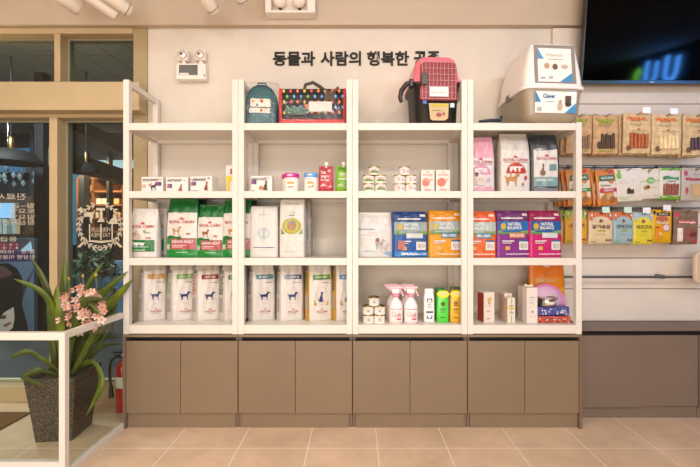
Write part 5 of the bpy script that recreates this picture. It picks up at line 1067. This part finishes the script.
def stripe(c1, c2, body, script='한끼간식'):
    o = [('r', 0, .74, 1, 1, c1)]+[('r', .03+k*.12, .75, .075+k*.12, .99, c2) for k in range(8)]
    o += [('disc', .14, .62, .86, .86, body), ('r', 0, .0, 1, .72, body), ('disc', .43, .68, .57, .78, '#8a5038'), ('swoosh', .38, .66, .62, .72, '#b8704a'), ('t', script, .5, .54, .76, .13, '#6a4f38', .02), ('r', .36, .38, .66, .43, '#a9b83e'), ('r', .3, .28, .7, .29, '#a08a70'), ('bone', .68, .06, .94, .16, '#8a6038'), ('r', .06, .05, .3, .08, '#8ab03a'), ('disc', .86, .86, .96, .94, '#f2e9df'), ('disc', .06, .86, .14, .94, '#f2e9df')]
    return o
treat('yellow treat pack with green striped top behind the post', 565, 587, 210.5, 243, '#e9a82a', stripe('#9ab83a', '#c3d46a', '#eeb03a', '고구마'), 3, 2, K3, 0, backdx=-.012, backlab='yellow green packs hanging behind the one at the post', side='#7a9a2a', top='#8fae32', hooklab='hook holding the yellow green striped pack', hooky=208)
treat('cream treat pack with orange striped top', 588.5, 612.5, 212, 243.5, '#ead0a6', stripe('#e0743f', '#eda27a', '#ecd4ac', '닭가슴살'), 3, 2, K3, 0, backdx=.003, backlab='orange striped packs hanging behind the cream one', side='#d96a3a', top='#de7444', hooklab='hook with pale tag holding the cream striped pack', hooky=208.5, tag_dx=.025, tcol='#bfe0d0')
treat('light blue treat pack with orange striped top', 613, 633, 212, 243.5, '#9fc0c9', stripe('#e0743f', '#eda27a', '#a2c3cc', '연어간식'), 3, 2, K3, 0, backdx=.003, backlab='orange striped packs hanging behind the light blue one', side='#d96a3a', top='#de7444', hooklab='hook with pale tag holding the light blue pack', hooky=208.5, tag_dx=.02, tcol='#bfe0d0')
treat('yellow treat pack with pale blue striped top', 632.8, 653, 212.5, 244, '#e9d53a', stripe('#a9c9d2', '#cfe0e4', '#ebd942', '치즈간식'), 3, 2, K3, 0, backdx=-.004, backlab='blue striped packs hanging behind the yellow one', side='#a9c9d2', top='#9fc4d0', hooklab='hook with white tag holding the blue striped pack', hooky=208.5, tag_dx=.012, tcol='#dfe7ee')
treat('bright yellow treat pack with dark blue banner and round seal', 653, 672.5, 210, 242.5, '#edb91e', [('r', .2, .82, .92, .92, '#1f2f5e'), ('t', 'SNACK', .56, .87, .5, .06, '#f0e0a0', .02), ('disc', .02, .86, .16, .98, '#3a3020'), ('disc', .14, .62, .8, .82, '#c86a34'), ('t', 'Gold', .45, .62, .6, .1, '#f6e3c0', .03), ('disc', .46, .34, .88, .58, '#f0dfe0'), ('o', .46, .34, .88, .58, .2, '#c86a8a'), ('r', .1, .1, .5, .5, '#eda02a'), ('r', .1, .44, .3, .48, '#c84a3a'), ('disc', .3, .22, .44, .32, '#f2e0b0'), ('r', 0, 0, 1, .06, '#e0b010')], 3, 2, K3, 1, backdx=.006, backlab='bright yellow packs hanging behind the round seal pack', hooklab='hook with white tag holding the bright yellow pack', hooky=208.5, tag_dx=.015, tcol='#dfe7ee')
treat('dark brown treat pack with red lettering and clear window', 674.5, 699, 211, 244, '#7a6250', [('disc', .04, .8, .2, .96, '#cc3a5a'), ('r', .3, .78, .7, .79, '#4a3c30'), ('r', .12, .62, .9, .72, '#b8404a'), ('t', 'Sausage', .5, .66, .7, .09, '#e9d3c3', .03), ('r', .1, .08, .34, .48, '#d9cfc4'), ('r', .36, .1, .9, .48, '#8a5248'), ('r', .6, .22, .9, .36, '#6a2a2c'), ('disc', .78, .02, .92, .14, '#c83040')], 3, 2, K3, 1, mk=kraft, backdx=.004, backlab='dark brown packs hanging behind the clear window one', hooklab='hook holding the dark brown pack', hooky=208.5)
# scoop hanging at the right edge
root = thing('scoop', 'beige plastic scoop hanging at the right edge of the empty rail', 'scoop', P(702, 283, 2.64)); sm_ = mat('#d3c0a4', .4)
w, h = .066, .215
def rrp(a, b, n=28, e=.4): return [(a*math.copysign(abs(cos(2*pi*j/n))**e, cos(2*pi*j/n)), b+b*math.copysign(abs(sin(2*pi*j/n))**e, sin(2*pi*j/n))) for j in range(n)]
m = MB(); o_, i_ = rrp(w, h/2), rrp(w*.78, h/2)
outer = [Vector((x, 0, z)) for x, z in o_]; outf = [Vector((x, -.03, z)) for x, z in o_]; inf = [Vector((x, -.03, h/2+(z-h/2)*.84)) for x, z in i_]; inb = [Vector((x*.95, -.008, h/2+(z-h/2)*.78)) for x, z in i_]
m.rings([outer, outf, inf, inb], sm_, True, True); m.build('scoop_body', root)
m = MB(); m.box(-.014, .012, -.03, -.0085, .05, .1, mat('#e2bb2a', .4), .006); m.build('yellow_insert', root)
m = MB(); m.tube([(0, -.01, h-.003), (0, -.01, h+.02), (.012, -.01, h+.035)], .008, mat('#7f9bbd', .4), 10); m.build('hanging_clip', root)

# ================================================================ LIGHT
def area(name, loc, size, power, col, rot=(0, 0, 0), sy=None):
    l = bpy.data.lights.new(name, 'AREA'); l.energy = power; l.color = col; l.size = size
    if sy: l.shape = 'RECTANGLE'; l.size_y = sy
    o = bpy.data.objects.new(name, l); COL.objects.link(o); o.location = loc; o.rotation_euler = rot; return o
def spot(name, loc, aim, power, col, ang=80, rad=.05, blend=.6):
    l = bpy.data.lights.new(name, 'SPOT'); l.energy = power; l.color = col; l.spot_size = R(ang); l.spot_blend = blend; l.shadow_soft_size = rad
    o = bpy.data.objects.new(name, l); COL.objects.link(o); o.location = loc
    o.rotation_euler = (Vector(aim)-Vector(loc)).to_track_quat('-Z', 'Y').to_euler(); return o
WARM = (1, .78, .58); NEUT = (1, .955, .925)
for i, (x, y, pw_) in enumerate(((-1.0, -.5, 26), (.5, -.5, 26), (-.9, -2.2, 36), (1.0, -2.2, 30), (-2.3, .5, 26))):
    area('ceiling_fill_light', (x, y, ROOM['ceil']-.02), .9, pw_, NEUT)  # soft fill added under the ceiling, out of view
for x, tx, p in ((.9, -.9, 50), (2.0, .4, 54), (2.8, 1.2, 26)):
    spot('track_spot_light', (x, -.1, 3.1), (tx, WALLY, 1.5), p, NEUT, 80, .06)
area('rear_fill_light', (-.3, ROOM['y0']+.06, 1.22), 4.4, 166, NEUT, (R(90), 0, 0), 2.2)  # unseen fill light, added behind the camera to brighten the shelf bays
mb = MB(); 
for q in ((-2.55, 1.95, .02, .1), (-2.55, 1.95, 2.34, 2.4), (-2.55, -2.5, .1, 2.34), (1.9, 1.95, .1, 2.34), (-.33, -.27, .1, 2.34)): mb.box(q[0], q[1], ROOM['y0']+.001, ROOM['y0']+.05, q[2], q[3], cream)
struct(mb.build('window_5'))  # unseen frame added around the rear fill light
# corridor lights
area('corridor_light', (-3.6, 3.25, 3.15), .4, 230, (1, .98, .94))
area('corridor_light', (-6.5, 5.2, 3.15), .8, 80, (.62, .8, 1))
bc = P(101, 196, 6.46); pl_ = bpy.data.lights.new('bookcase_light', 'AREA'); pl_.energy = 45; pl_.color = (1, .6, .28); pl_.size = .7; pl_.shape = 'RECTANGLE'; pl_.size_y = .1
o = bpy.data.objects.new('bookcase_light', pl_); COL.objects.link(o); o.location = (bc.x, 6.0, 2.35); o.rotation_euler = (R(40), 0, 0)
root = thing('illuminated_sign', 'blue and green lit sign on the side wall, seen reflected in the television', 'sign', (ROOM['x1']-.001, -.65, 2.75))
mb = MB(); mb.box(-.02, 0, -.55, .6, -.02, .46, black, .004); mb.build('sign_board', root)
blu, grn = emit('#4f9dff', 110), emit('#79d830', 50)
for y0, r_ in ((-.12, .1), (.27, .1)):
    mb = MB(); mb.tube([(-.04, y0-r_, .4), (-.04, y0-r_, .15), (-.04, y0-r_*.7, .07), (-.04, y0, .04), (-.04, y0+r_*.7, .07), (-.04, y0+r_, .15), (-.04, y0+r_, .36)], .028, blu, 8); mb.build('glowing_letter', root)
mb = MB(); mb.tube([(-.04, -.5, .05), (-.04, -.42, .1), (-.04, -.42, .24), (-.04, -.36, .3)], .05, grn, 8); mb.build('glowing_leaf', root)
w_ = bpy.data.worlds.new('World'); SC.world = w_; w_.use_nodes = True
w_.node_tree.nodes['Background'].inputs[0].default_value = (.05, .05, .06, 1); w_.node_tree.nodes['Background'].inputs[1].default_value = .3
# ================================================================ CAMERA
cd = bpy.data.cameras.new('camera'); cam = bpy.data.objects.new('camera', cd); COL.objects.link(cam)
cam.location = (0, 0, EYE); cam.rotation_euler = (R(90), 0, 0); cd.sensor_width = 36; cd.lens = F/700*36; cd.shift_x = -6/700; cd.shift_y = .5/700; cd.clip_start = .05
SC.camera = cam
vs_ = SC.view_settings; vs_.view_transform = 'Standard'; vs_.look = 'None'; vs_.exposure = -0.06; vs_.gamma = 1; vs_.use_curve_mapping = False
SC.cycles.max_bounces = 10; SC.cycles.diffuse_bounces = 6; SC.cycles.glossy_bounces = 4; SC.cycles.transparent_max_bounces = 16; SC.cycles.sample_clamp_indirect = 6; SC.cycles.caustics_reflective = False; SC.cycles.caustics_refractive = False
